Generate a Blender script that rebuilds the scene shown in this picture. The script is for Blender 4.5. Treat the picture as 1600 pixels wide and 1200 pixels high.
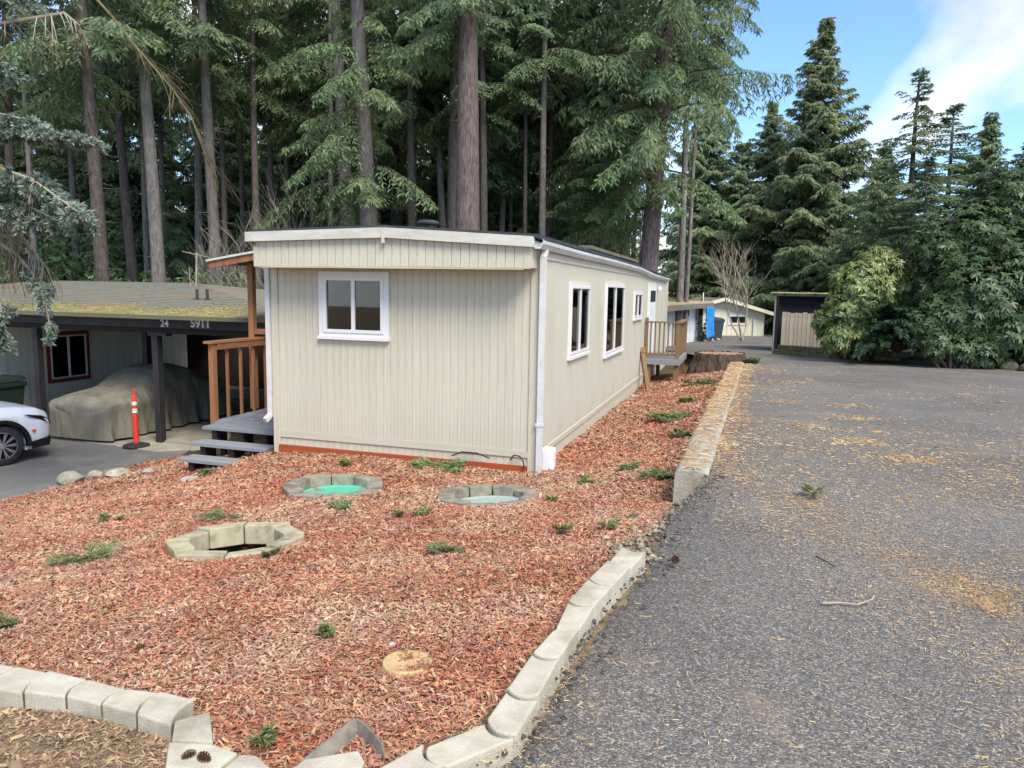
import bpy, bmesh, math, random
import numpy as np
from mathutils import Vector, Matrix

for o in list(bpy.data.objects):
    bpy.data.objects.remove(o)
scene = bpy.context.scene
COL = scene.collection
random.seed(7)
RNG = np.random.default_rng(11)

# ------------------------------------------------------------ camera
F_PX, PITCH, ROLL, CAMZ = 1155.0, math.radians(7.15), 0.018, 2.34
FW = Vector((0, math.cos(PITCH), -math.sin(PITCH)))
UP0 = Vector((0, math.sin(PITCH), math.cos(PITCH)))
RT = Vector((1, 0, 0)) * math.cos(ROLL) + UP0 * math.sin(ROLL)
UPV = UP0 * math.cos(ROLL) - Vector((1, 0, 0)) * math.sin(ROLL)
CAM = Vector((0, 0, CAMZ))
cam_d = bpy.data.cameras.new('camera')
cam_d.sensor_width = 36
cam_d.lens = 36 * F_PX / 1600
cam_d.clip_start = 0.1
cam_d.clip_end = 3000
cam = bpy.data.objects.new('camera', cam_d)
COL.objects.link(cam)
cam.matrix_world = Matrix(((RT.x, UPV.x, -FW.x, CAM.x), (RT.y, UPV.y, -FW.y, CAM.y),
                           (RT.z, UPV.z, -FW.z, CAM.z), (0, 0, 0, 1)))
scene.camera = cam

# ------------------------------------------------------------ sky and sun
SUN_EL, SUN_AZ = math.radians(50), math.radians(152)     # azimuth measured from +Y towards +X
world = bpy.data.worlds.new('World')
scene.world = world
world.use_nodes = True
wn, wl = world.node_tree.nodes, world.node_tree.links
wn.clear()
w_out = wn.new('ShaderNodeOutputWorld')
w_bg = wn.new('ShaderNodeBackground')
w_bg.inputs['Strength'].default_value = 0.15
w_sky = wn.new('ShaderNodeTexSky')
w_sky.sky_type = 'NISHITA'
w_sky.sun_disc = False
w_sky.sun_elevation = SUN_EL
w_sky.sun_rotation = SUN_AZ
w_sky.air_density = 1.0
w_sky.dust_density = 0.1
w_sky.ozone_density = 3.0
w_tc = wn.new('ShaderNodeTexCoord')
w_map = wn.new('ShaderNodeMapping')
w_map.inputs['Rotation'].default_value = (0, 0, math.radians(80))
w_map.inputs['Scale'].default_value = (1.0, 1.0, 1.7)
w_map.inputs['Location'].default_value = (1.26, 2.31, 1.17)
w_n = wn.new('ShaderNodeTexNoise')
w_n.inputs['Scale'].default_value = 2.1
w_n.inputs['Detail'].default_value = 9
w_n.inputs['Roughness'].default_value = 0.52
w_n.inputs['Distortion'].default_value = 0.25
w_r = wn.new('ShaderNodeValToRGB')
w_r.color_ramp.elements[0].position = 0.45
w_r.color_ramp.elements[1].position = 0.57
w_mix = wn.new('ShaderNodeMix')
w_mix.data_type = 'RGBA'
w_n2 = wn.new('ShaderNodeTexNoise')
w_n2.inputs['Scale'].default_value = 4.5
w_n2.inputs['Detail'].default_value = 6
w_r2 = wn.new('ShaderNodeValToRGB')
w_r2.color_ramp.elements[0].position = 0.3
w_r2.color_ramp.elements[0].color = (2.7, 2.85, 3.1, 1)
w_r2.color_ramp.elements[1].position = 0.62
w_r2.color_ramp.elements[1].color = (4.3, 4.35, 4.45, 1)
wl.new(w_map.outputs['Vector'], w_n2.inputs['Vector'])
wl.new(w_n2.outputs['Fac'], w_r2.inputs['Fac'])
wl.new(w_r2.outputs['Color'], w_mix.inputs['B'])
wl.new(w_tc.outputs['Generated'], w_map.inputs['Vector'])
wl.new(w_map.outputs['Vector'], w_n.inputs['Vector'])
wl.new(w_n.outputs['Fac'], w_r.inputs['Fac'])
wl.new(w_r.outputs['Color'], w_mix.inputs['Factor'])
w_tint = wn.new('ShaderNodeMix')
w_tint.data_type = 'RGBA'
w_tint.blend_type = 'MULTIPLY'
w_tint.inputs['Factor'].default_value = 1
w_tint.inputs['B'].default_value = (.66, .76, .88, 1)
wl.new(w_sky.outputs['Color'], w_tint.inputs['A'])
wl.new(w_tint.outputs['Result'], w_mix.inputs['A'])
wl.new(w_mix.outputs['Result'], w_bg.inputs['Color'])
wl.new(w_bg.outputs['Background'], w_out.inputs['Surface'])
sun_d = bpy.data.lights.new('sun', 'SUN')
sun_d.energy = 2.3
sun_d.angle = math.radians(26)
sun_d.color = (1.0, 0.93, 0.82)
sun = bpy.data.objects.new('sun', sun_d)
COL.objects.link(sun)
sdir = Vector((math.sin(SUN_AZ) * math.cos(SUN_EL), math.cos(SUN_AZ) * math.cos(SUN_EL), math.sin(SUN_EL)))
sun.rotation_euler = (-sdir).to_track_quat('-Z', 'Y').to_euler()
sun.location = (0, 0, 40)
vs = scene.view_settings
vs.view_transform = 'Standard'
vs.look = 'None'
vs.gamma = 1
vs.use_curve_mapping = False
vs.exposure = 1.12
scene.render.engine = 'CYCLES'
scene.cycles.transparent_max_bounces = 8
scene.cycles.max_bounces = 6

# ------------------------------------------------------------ pixel helpers (photograph is 1600 x 1200)
def ray(px, py):
    return FW + RT * ((px - 800) / F_PX) - UPV * ((py - 600) / F_PX)

def at(px, py, y):
    d = ray(px, py)
    return CAM + d * (y / d.y)

def onz(px, py, z):
    d = ray(px, py)
    return CAM + d * ((z - CAMZ) / d.z)

def onplane(px, py, p0, n):
    d = ray(px, py)
    return CAM + d * ((p0 - CAM).dot(n) / d.dot(n))

def onsurf(px, py, fn, t0=1.5, t1=90.0):
    d = ray(px, py)
    t, prev = t0, t0
    while t < t1:
        p = CAM + d * t
        if p.z < fn(p.x, p.y):
            lo, hi = prev, t
            for _ in range(25):
                m = (lo + hi) / 2
                q = CAM + d * m
                if q.z < fn(q.x, q.y):
                    hi = m
                else:
                    lo = m
            return CAM + d * hi
        prev = t
        t *= 1.01
    return CAM + d * t1

# ------------------------------------------------------------ materials
def srgb(r, g, b):
    f = lambda c: (c / 255) / 12.92 if c / 255 <= 0.04045 else ((c / 255 + 0.055) / 1.055) ** 2.4
    return (f(r), f(g), f(b), 1)

MATS = {}
def M(name, c1, c2=None, scale=6.0, rough=0.75, bump=0.0, bscale=60.0, island=0.0, stretch=(1, 1, 1),
      metallic=0.0, spec=0.4, detail=6, obj_rand=0.0, lo=0.35, hi=0.65, transl=0.0, c3=None, s3=1.5, lo3=.5, hi3=.7, coat=0.0):
    """principled material: two noise-mixed colours, optional third blotch colour, per-island and per-object variation"""
    m = bpy.data.materials.new(name)
    m.use_nodes = True
    N, L = m.node_tree.nodes, m.node_tree.links
    b = N['Principled BSDF']
    b.inputs['Roughness'].default_value = rough
    b.inputs['Metallic'].default_value = metallic
    b.inputs['Specular IOR Level'].default_value = spec
    if coat:
        b.inputs['Coat Weight'].default_value = coat
    tc = N.new('ShaderNodeTexCoord')
    mp = N.new('ShaderNodeMapping')
    mp.inputs['Scale'].default_value = stretch
    L.new(tc.outputs['Object'], mp.inputs['Vector'])
    def noise(sc, det=detail):
        n = N.new('ShaderNodeTexNoise')
        n.inputs['Scale'].default_value = sc
        n.inputs['Detail'].default_value = det
        n.inputs['Roughness'].default_value = 0.6
        L.new(mp.outputs['Vector'], n.inputs['Vector'])
        return n
    def ramp(src, a, z):
        r = N.new('ShaderNodeMapRange')
        r.inputs['From Min'].default_value = a
        r.inputs['From Max'].default_value = z
        L.new(src, r.inputs['Value'])
        return r.outputs['Result']
    def mix(fac, A, B, mode='MIX'):
        x = N.new('ShaderNodeMix')
        x.data_type = 'RGBA'
        x.blend_type = mode
        for sock, v in ((x.inputs['Factor'], fac), (x.inputs['A'], A), (x.inputs['B'], B)):
            if isinstance(v, (tuple, float, int)):
                sock.default_value = v
            else:
                L.new(v, sock)
        return x.outputs['Result']
    col = c1
    if c2 is not None:
        col = mix(ramp(noise(scale).outputs['Fac'], lo, hi), c1, c2)
    if c3 is not None:
        col = mix(ramp(noise(s3, 4).outputs['Fac'], lo3, hi3), col, c3)
    def vary(src, amt, col):
        hsv = N.new('ShaderNodeHueSaturation')
        r = N.new('ShaderNodeMapRange')
        r.inputs['To Min'].default_value = 1 - amt
        r.inputs['To Max'].default_value = 1 + amt
        L.new(src, r.inputs['Value'])
        L.new(r.outputs['Result'], hsv.inputs['Value'])
        r2 = N.new('ShaderNodeMapRange')
        r2.inputs['To Min'].default_value = 0.5 - amt * 0.05
        r2.inputs['To Max'].default_value = 0.5 + amt * 0.05
        L.new(src, r2.inputs['Value'])
        L.new(r2.outputs['Result'], hsv.inputs['Hue'])
        if isinstance(col, tuple):
            hsv.inputs['Color'].default_value = col
        else:
            L.new(col, hsv.inputs['Color'])
        return hsv.outputs['Color']
    if island:
        g = N.new('ShaderNodeNewGeometry')
        col = vary(g.outputs['Random Per Island'], island, col)
    if obj_rand:
        oi = N.new('ShaderNodeObjectInfo')
        col = vary(oi.outputs['Random'], obj_rand, col)
    if isinstance(col, tuple):
        b.inputs['Base Color'].default_value = col
    else:
        L.new(col, b.inputs['Base Color'])
    if bump:
        bp = N.new('ShaderNodeBump')
        bp.inputs['Strength'].default_value = min(1.0, bump)
        bp.inputs['Distance'].default_value = 0.02 * max(1, bump)
        L.new(noise(bscale).outputs['Fac'], bp.inputs['Height'])
        L.new(bp.outputs['Normal'], b.inputs['Normal'])
    if transl:
        out = N['Material Output']
        tr = N.new('ShaderNodeBsdfTranslucent')
        ms = N.new('ShaderNodeMixShader')
        ms.inputs['Fac'].default_value = transl
        if isinstance(col, tuple):
            tr.inputs['Color'].default_value = col
        else:
            L.new(col, tr.inputs['Color'])
        L.new(b.outputs['BSDF'], ms.inputs[1])
        L.new(tr.outputs['BSDF'], ms.inputs[2])
        L.new(ms.outputs['Shader'], out.inputs['Surface'])
    MATS[name] = m
    return m

def glass_mat(name):
    m = bpy.data.materials.new(name)
    m.use_nodes = True
    N, L = m.node_tree.nodes, m.node_tree.links
    out = N['Material Output']
    N.remove(N['Principled BSDF'])
    t = N.new('ShaderNodeBsdfTransparent')
    t.inputs['Color'].default_value = (.5, .54, .54, 1)
    g = N.new('ShaderNodeBsdfGlossy')
    g.inputs['Roughness'].default_value = 0.02
    fr = N.new('ShaderNodeFresnel')
    fr.inputs['IOR'].default_value = 1.85
    x = N.new('ShaderNodeMixShader')
    L.new(fr.outputs['Fac'], x.inputs['Fac'])
    L.new(t.outputs['BSDF'], x.inputs[1])
    L.new(g.outputs['BSDF'], x.inputs[2])
    L.new(x.outputs['Shader'], out.inputs['Surface'])
    MATS[name] = m

# ------------------------------------------------------------ object helpers
def tag(o, label=None, cat=None, group=None, kind=None):
    if label: o['label'] = label
    if cat: o['category'] = cat
    if group: o['group'] = group
    if kind: o['kind'] = kind
    return o

def thing(name, label, cat, loc=(0, 0, 0), rotz=0.0, group=None):
    o = bpy.data.objects.new(name, None)
    o.empty_display_size = 0.2
    COL.objects.link(o)
    o.location = loc
    o.rotation_euler = (0, 0, rotz)
    return tag(o, label, cat, group)

def link(name, me, mat, parent=None):
    o = bpy.data.objects.new(name, me)
    COL.objects.link(o)
    if mat is not None and not me.materials:
        me.materials.append(MATS[mat] if isinstance(mat, str) else mat)
    if parent is not None:
        o.parent = parent
    return o

def mesh_np(name, V, F, smooth=False):
    """V (n,3); F (m,k) constant-size polygons"""
    V = np.asarray(V, dtype=np.float32).reshape(-1, 3)
    F = np.asarray(F, dtype=np.int32)
    me = bpy.data.meshes.new(name)
    me.vertices.add(len(V))
    me.vertices.foreach_set('co', V.ravel())
    n, k = F.shape
    me.loops.add(n * k)
    me.loops.foreach_set('vertex_index', F.ravel())
    me.polygons.add(n)
    me.polygons.foreach_set('loop_start', np.arange(0, n * k, k, dtype=np.int32))
    me.update(calc_edges=True)
    if smooth:
        me.polygons.foreach_set('use_smooth', np.ones(n, dtype=bool))
    return me

class MB:
    """collects boxes, prisms, tubes and lathes; build() links them as one mesh"""
    def __init__(s):
        s.v, s.f = [], []
    def add(s, vs, fs):
        o = len(s.v)
        s.v += [tuple(v) for v in vs]
        s.f += [tuple(i + o for i in f) for f in fs]
        return s
    def box(s, x0, x1, y0, y1, z0, z1):
        return s.add([(x0, y0, z0), (x1, y0, z0), (x1, y1, z0), (x0, y1, z0), (x0, y0, z1), (x1, y0, z1), (x1, y1, z1), (x0, y1, z1)],
                     [(0, 3, 2, 1), (4, 5, 6, 7), (0, 1, 5, 4), (1, 2, 6, 5), (2, 3, 7, 6), (3, 0, 4, 7)])
    def beam(s, a, b, w, h, up=(0, 0, 1)):
        a, b = Vector(a), Vector(b)
        d = (b - a).normalized()
        u = Vector(up)
        r = d.cross(u)
        if r.length < 1e-4:
            r = d.cross(Vector((1, 0, 0)))
        r.normalize()
        u = r.cross(d)
        vs = []
        for p in (a, b):
            for i, j in ((-1, -1), (1, -1), (1, 1), (-1, 1)):
                vs.append(p + r * (i * w / 2) + u * (j * h / 2))
        return s.add(vs, [(0, 1, 2, 3), (7, 6, 5, 4), (0, 4, 5, 1), (1, 5, 6, 2), (2, 6, 7, 3), (3, 7, 4, 0)])
    def prism(s, poly, z0, z1):
        n = len(poly)
        vs = [(p[0], p[1], z0) for p in poly] + [(p[0], p[1], z1) for p in poly]
        return s.add(vs, [tuple(range(n - 1, -1, -1)), tuple(range(n, 2 * n))] + [(i, (i + 1) % n, n + (i + 1) % n, n + i) for i in range(n)])
    def extrude(s, poly, vec):
        n = len(poly)
        vs = [Vector(p) for p in poly]
        vs = vs + [p + Vector(vec) for p in vs]
        return s.add(vs, [tuple(range(n - 1, -1, -1)), tuple(range(n, 2 * n))] + [(i, (i + 1) % n, n + (i + 1) % n, n + i) for i in range(n)])
    def tube(s, pts, rad, n=8, cap=True):
        pts = [Vector(p) for p in pts]
        if not isinstance(rad, (list, tuple)):
            rad = [rad] * len(pts)
        rings = []
        ref = Vector((0.13, 0.31, 0.94))
        vs = []
        for i, p in enumerate(pts):
            d = (pts[min(i + 1, len(pts) - 1)] - pts[max(i - 1, 0)])
            if d.length < 1e-9: d = Vector((0, 0, 1))
            d.normalize()
            r = d.cross(ref)
            if r.length < 0.15: r = d.cross(Vector((1, 0, 0)))
            r.normalize()
            u = r.cross(d)
            for k in range(n):
                a = 2 * math.pi * k / n
                vs.append(p + (r * math.cos(a) + u * math.sin(a)) * rad[i])
        fs = []
        for i in range(len(pts) - 1):
            for k in range(n):
                fs.append((i * n + k, i * n + (k + 1) % n, (i + 1) * n + (k + 1) % n, (i + 1) * n + k))
        if cap:
            fs.append(tuple(range(n - 1, -1, -1)))
            fs.append(tuple((len(pts) - 1) * n + k for k in range(n)))
        return s.add(vs, fs)
    def lathe(s, prof, n=24, axis='z', c=(0, 0, 0), ang=2 * math.pi):
        vs = []
        for r, h in prof:
            for k in range(n):
                a = ang * k / n
                p = (r * math.cos(a), r * math.sin(a), h)
                if axis == 'y': p = (p[0], p[2], p[1])
                vs.append((p[0] + c[0], p[1] + c[1], p[2] + c[2]))
        fs = [(i * n + k, i * n + (k + 1) % n, (i + 1) * n + (k + 1) % n, (i + 1) * n + k) for i in range(len(prof) - 1) for k in range(n)]
        return s.add(vs, fs)
    def build(s, name, mat, parent=None, smooth=False, bevel=0.0, origin=None, fix=False):
        me = bpy.data.meshes.new(name)
        v = s.v
        if origin is not None:
            v = [(a - origin[0], b - origin[1], c - origin[2]) for a, b, c in v]
        me.from_pydata(v, [], s.f)
        if bevel or fix:
            bm = bmesh.new()
            bm.from_mesh(me)
            bmesh.ops.recalc_face_normals(bm, faces=bm.faces)
            if bevel:
                bmesh.ops.bevel(bm, geom=[e for e in bm.edges if len(e.link_faces) == 2 and e.calc_face_angle(0) > 0.5], offset=bevel, segments=2, affect='EDGES', profile=0.6)
            bm.to_mesh(me)
            bm.free()
        if smooth:
            me.polygons.foreach_set('use_smooth', [True] * len(me.polygons))
        me.update()
        return link(name, me, mat, parent)

UNIT = {}
def slab(name, mat, parent, x0, x1, y0, y1, z0, z1):
    """box object that shares one unit-cube mesh per material"""
    if mat not in UNIT:
        b = MB().box(-.5, .5, -.5, .5, -.5, .5)
        me = bpy.data.meshes.new('piece_' + mat)
        me.from_pydata(b.v, [], b.f)
        me.materials.append(MATS[mat])
        UNIT[mat] = me
    o = bpy.data.objects.new(name, UNIT[mat])
    COL.objects.link(o)
    o.parent = parent
    o.location = ((x0 + x1) / 2, (y0 + y1) / 2, (z0 + z1) / 2)
    o.scale = (x1 - x0, y1 - y0, z1 - z0)
    return o

def text_mesh(s, size, depth=0.003):
    cu = bpy.data.curves.new('text', 'FONT')
    cu.body = s
    cu.size = size
    cu.extrude = depth
    cu.offset = size * .02
    cu.align_x = 'CENTER'
    cu.align_y = 'CENTER'
    cu.space_character = 1.05
    ob = bpy.data.objects.new('text', cu)
    COL.objects.link(ob)
    dg = bpy.context.evaluated_depsgraph_get()
    me = bpy.data.meshes.new_from_object(ob.evaluated_get(dg))
    bpy.data.objects.remove(ob)
    return me

# ------------------------------------------------------------ material list
M('cream', srgb(199, 194, 175), srgb(189, 183, 163), scale=3, rough=.62, bump=.12, bscale=120, c3=srgb(200, 199, 184), s3=.8)
M('cream_board', srgb(200, 193, 172), srgb(190, 183, 161), scale=3, rough=.62, bump=.1, bscale=90, obj_rand=.03, c3=srgb(176, 170, 146), s3=1.6, lo3=.56, hi3=.85)
M('cream_dirty', srgb(198, 193, 168), srgb(172, 168, 130), scale=5, rough=.7, bump=.1, obj_rand=.04, stretch=(1, 1, .4))
M('white_trim', srgb(214, 213, 210), srgb(198, 197, 191), scale=6, rough=.5)
M('vinyl', srgb(220, 217, 214), rough=.4)
M('gutter_white', srgb(216, 218, 220), srgb(192, 192, 186), scale=4, rough=.45, stretch=(3, .5, 3))
M('roof_black', srgb(48, 50, 56), srgb(66, 68, 72), scale=4, rough=.8)
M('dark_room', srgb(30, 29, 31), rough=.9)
M('blind', srgb(150, 148, 146), rough=.6)
M('cedar', srgb(166, 116, 80), srgb(138, 92, 62), scale=4, rough=.65, bump=.15, bscale=40, stretch=(4, 4, .5), obj_rand=.14)
M('cedar_band', srgb(170, 84, 44), srgb(140, 66, 36), scale=3, rough=.7, stretch=(.5, 4, 4))
M('grey_tread', srgb(150, 151, 154), srgb(118, 119, 123), scale=3, rough=.8, bump=.2, bscale=30, stretch=(.5, 5, 5), obj_rand=.06, c3=srgb(150, 112, 88), s3=5, lo3=.6, hi3=.7)
M('wood_and_shade', srgb(52, 40, 32), srgb(38, 30, 26), scale=5, rough=.85)  # dark wood; on the carport walls the brown also carries interior shade
M('dark_paint', srgb(54, 50, 50), srgb(42, 40, 42), scale=5, rough=.6, c3=srgb(84, 78, 72), s3=9, lo3=.62, hi3=.7)
M('black_board', srgb(30, 29, 34), srgb(38, 36, 40), scale=6, rough=.8, stretch=(4, 4, .3))
M('house_board', srgb(234, 231, 218), srgb(218, 213, 195), scale=2.2, rough=.7, obj_rand=.04, stretch=(2, 2, .25), c3=srgb(176, 172, 120), s3=1.1, lo3=.58, hi3=.75)
M('red_trim', srgb(150, 60, 42), srgb(124, 48, 36), scale=6, rough=.6)
M('curtain_dark', srgb(34, 30, 36), srgb(80, 40, 44), scale=16, rough=.9, lo=.55, hi=.7)
M('concrete', srgb(176, 170, 152), srgb(146, 140, 124), scale=2.2, rough=.85, bump=.2, bscale=70, c3=srgb(120, 112, 92), s3=.9, lo3=.55, hi3=.8)
M('block', srgb(200, 193, 174), srgb(178, 170, 148), scale=7, rough=.9, bump=.45, bscale=160, obj_rand=.06, c3=srgb(136, 128, 106), s3=3.0, lo3=.55, hi3=.8)
M('block_yellow', srgb(190, 181, 152), srgb(166, 157, 128), scale=8, rough=.9, bump=.45, bscale=160, obj_rand=.05, c3=srgb(118, 116, 86), s3=4, lo3=.55, hi3=.78)
M('block_grey', srgb(160, 154, 136), srgb(126, 120, 104), scale=9, rough=.92, bump=.5, bscale=160, obj_rand=.07, c3=srgb(92, 90, 72), s3=5, lo3=.52, hi3=.75)
M('curb', srgb(176, 170, 154), srgb(144, 136, 118), scale=5, rough=.92, bump=.5, bscale=50, c3=srgb(150, 116, 70), s3=3.2, lo3=.48, hi3=.68)
M('lid_green', srgb(74, 190, 160), srgb(96, 172, 142), scale=6, rough=.55, c3=srgb(150, 118, 92), s3=4.0, lo3=.56, hi3=.6)
M('lid_blue', srgb(146, 168, 164), srgb(168, 172, 158), scale=9, rough=.7, c3=srgb(120, 116, 92), s3=10, lo3=.6, hi3=.68)
M('tan_plastic', srgb(196, 172, 126), srgb(170, 142, 98), scale=9, rough=.6, c3=srgb(128, 84, 56), s3=16, lo3=.55, hi3=.64)
M('grey_plastic', srgb(136, 129, 116), srgb(104, 98, 88), scale=14, rough=.85)
M('rock', srgb(186, 180, 160), srgb(142, 136, 118), scale=6, rough=.9, bump=.6, bscale=20, obj_rand=.12)
M('rock_dark', srgb(96, 94, 82), srgb(66, 68, 56), scale=5, rough=.9, bump=.6, bscale=14, obj_rand=.2, c3=srgb(92, 104, 58), s3=2.5)
M('bark', srgb(128, 121, 118), srgb(86, 79, 77), scale=7, rough=.95, bump=1.0, bscale=9, stretch=(2.4, 2.4, .5), obj_rand=.22, c3=srgb(104, 108, 98), s3=1.2, lo3=.5, hi3=.8)
M('bark_red', srgb(124, 110, 106), srgb(80, 67, 64), scale=8, rough=.95, bump=1.6, bscale=10, stretch=(2.6, 2.6, .45), obj_rand=.1)
M('bark_dark', srgb(96, 88, 82), srgb(66, 59, 55), scale=7, rough=.95, bump=1.0, bscale=9, stretch=(2, 2, .6), obj_rand=.2)
M('limb', srgb(86, 74, 62), srgb(60, 52, 44), scale=3, rough=.95)
M('twig_pale', srgb(172, 162, 146), srgb(134, 124, 108), scale=3, rough=.95, c3=srgb(128, 116, 74), s3=2.2, lo3=.56, hi3=.66)
M('twig_moss', srgb(118, 108, 78), srgb(86, 76, 54), scale=3, rough=.95)
M('fol_fir', srgb(134, 148, 108), srgb(98, 120, 86), scale=.9, rough=.6, island=.38, obj_rand=.2, transl=.42)
M('fol_fir_light', srgb(142, 156, 110), srgb(104, 130, 90), scale=.8, rough=.6, island=.38, obj_rand=.12, transl=.42)
M('fol_fir_dark', srgb(116, 132, 102), srgb(84, 106, 80), scale=.9, rough=.6, island=.36, obj_rand=.2, transl=.4)
M('fol_cedar', srgb(156, 166, 122), srgb(112, 134, 98), scale=.7, rough=.6, island=.36, obj_rand=.12, transl=.42)
M('fol_spruce', srgb(152, 164, 150), srgb(108, 126, 108), scale=2.5, rough=.6, island=.3, transl=.2)
M('fol_bush', srgb(130, 150, 100), srgb(92, 118, 78), scale=1.6, rough=.55, island=.4, obj_rand=.15, transl=.3)
M('fol_rhodo', srgb(88, 106, 66), srgb(58, 78, 48), scale=1.4, rough=.45, island=.35, spec=.4, transl=.15)
M('fol_rhodo_yellow', srgb(152, 160, 98), srgb(108, 126, 74), scale=1.6, rough=.4, island=.35, spec=.5, transl=.25)
M('fol_yew', srgb(66, 92, 60), srgb(44, 70, 48), scale=1.6, rough=.6, island=.35, transl=.2)
M('sprig', srgb(150, 158, 106), srgb(112, 130, 84), scale=5, rough=.6, island=.35, obj_rand=.2, transl=.2)
M('cone', srgb(98, 66, 46), srgb(66, 44, 32), scale=60, rough=.9, island=.3)
M('moss', srgb(152, 138, 88), srgb(112, 106, 70), scale=5, rough=.95, island=.3, c3=srgb(112, 118, 70), s3=1.2)
M('moss_green', srgb(150, 152, 86), srgb(116, 124, 66), scale=4, rough=.95, island=.3)
M('chip', srgb(184, 124, 98), srgb(156, 95, 72), scale=1.1, rough=.85, island=.42, c3=srgb(178, 142, 116), s3=1.7, lo3=.46, hi3=.66)
M('chip_tan', srgb(182, 154, 128), srgb(146, 114, 90), scale=2, rough=.9, island=.45)
M('litter_brown', srgb(172, 142, 112), srgb(124, 99, 76), scale=2, rough=.95, island=.5)
M('needle', srgb(204, 172, 130), srgb(176, 138, 94), scale=2, rough=.9, island=.4)
M('gravel', srgb(160, 148, 122), srgb(110, 102, 88), scale=3, rough=.9, island=.35)
M('asphalt_stone', srgb(92, 88, 84), srgb(66, 63, 60), scale=3, rough=.9, island=.35)
M('cover', srgb(136, 131, 114), srgb(110, 106, 93), scale=2, rough=.75, bump=3.0, bscale=2.2, stretch=(1.6, 1.6, .55), detail=3)
M('delineator', srgb(226, 64, 52), rough=.5)
M('reflective', srgb(226, 220, 214), rough=.4)
M('rubber', srgb(40, 40, 44), srgb(54, 54, 58), scale=8, rough=.8)
M('car_white', srgb(236, 238, 242), rough=.25, spec=.5, coat=.6)
M('car_black', srgb(24, 24, 28), rough=.35)
M('alloy', srgb(196, 198, 204), rough=.3, metallic=.8)
M('amber', srgb(220, 90, 40), rough=.3)
M('bin_green', srgb(38, 52, 46), rough=.5)
M('bin_dark', srgb(56, 62, 74), rough=.5)
M('metal_pipe', srgb(58, 54, 52), rough=.5)
M('metal_post', srgb(150, 152, 150), rough=.5, metallic=.5)
M('plastic_white', srgb(236, 236, 240), rough=.4)
M('cable', srgb(30, 30, 34), rough=.5)
M('far_cream', srgb(226, 223, 198), srgb(212, 208, 184), scale=2, rough=.7, obj_rand=.03)
M('far_white', srgb(226, 228, 230), srgb(205, 206, 206), scale=2, rough=.7, obj_rand=.03)
M('far_roof', srgb(120, 114, 96), srgb(98, 94, 78), scale=4, rough=.9)
M('far_roof_tan', srgb(196, 176, 140), srgb(176, 156, 124), scale=4, rough=.9)
M('tarp', srgb(58, 150, 220), srgb(44, 128, 200), scale=5, rough=.4, bump=.6, bscale=6)
M('fence_board', srgb(170, 158, 140), srgb(134, 122, 106), scale=4, rough=.9, stretch=(5, 5, .4), obj_rand=.12, c3=srgb(206, 198, 180), s3=6, lo3=.55, hi3=.62)
M('wall_grey', srgb(110, 106, 90), srgb(82, 80, 66), scale=4, rough=.92, bump=.4, bscale=30, obj_rand=.1, c3=srgb(92, 100, 60), s3=2)
M('stump_top', srgb(168, 142, 108), srgb(130, 104, 76), scale=6, rough=.9)
M('bark_stump', srgb(98, 78, 64), srgb(54, 43, 37), scale=9, rough=.95, bump=1.5, bscale=9, stretch=(2.4, 2.4, .5))
M('old_wood', srgb(140, 108, 76), srgb(108, 82, 58), scale=6, rough=.85, stretch=(4, 4, .5), c3=srgb(112, 112, 78), s3=2.5)
M('red_tool', srgb(200, 50, 44), rough=.5)
M('number_white', srgb(232, 230, 224), rough=.6)
M('plate_grey', srgb(98, 92, 88), rough=.7)
glass_mat('glass')

# ------------------------------------------------------------ terrain functions
THETA = math.radians(17.3)
SD = Vector((math.sin(THETA), math.cos(THETA), 0))       # along the home's long side, away
TD = Vector((math.cos(THETA), -math.sin(THETA), 0))      # along the home's front, to the right
ROTZ = -THETA
DRIVE_Z = -0.95

_ry = np.array([0, 3, 7, 14, 21, 30, 45, 60, 80])
_rz = np.array([.765, .735, .68, .58, .46, .22, -.25, -.75, -1.4])
_rp = np.polyfit(_ry, _rz, 3)
def zr(x, y):
    return np.polyval(_rp, np.clip(y, -6, 85))

CTRL = np.array([
    (.31, 9.46, 0), (-1.5, 9.7, 0.01), (-3.4, 10.7, -.06), (-4.3, 10.0, -.34), (-3.9, 9.5, -.18), (0, 2.4, .72), (-2, 2.6, .685), (-3.5, 2.6, .655), (-6, 3, .5),
    (1.0, 3.2, .73), (.9, 4.7, .63), (1.15, 5.8, .52), (1.45, 6.9, .37), (1.9, 8.2, .36), (3.0, 11.5, .33), (4.3, 15.5, .30), (5.6, 20, .28),
    (1.3, 12.5, -.02), (2.8, 17.5, -.10), (4.3, 22.5, -.10), (5.6, 27, -.1), (-3.9, 5.7, .20), (-5.4, 8, -.28), (-1, 6, .34), (0, 5, .52),
    (-7.1, 12.0, -.93), (-6.4, 14.5, -.97), (-7.4, 10.4, -.88), (-9, 9, -.9), (-10, 14, -1.0), (-8, 18, -1.0), (-5.2, 12.4, -.55), (-4, 14, -.6),
    (-3.5, 18, -.5), (-2, 26, -.5), (-12, 24, -1), (-10, 32, -1), (0, 36, -.7), (-25, 20, -1), (-25, 45, -1), (10, 45, -.5), (20, 20, .45), (12, 30, .3),
    (25, 45, .2), (-20, 0, -.2), (0, -10, .6), (20, -5, .8), (40, 40, .2), (-40, 60, -1), (20, 75, -1.0), (0, 75, -1.0)], dtype=float)
def _U(r2):
    return r2 * np.log(np.maximum(r2, 1e-9))
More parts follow.
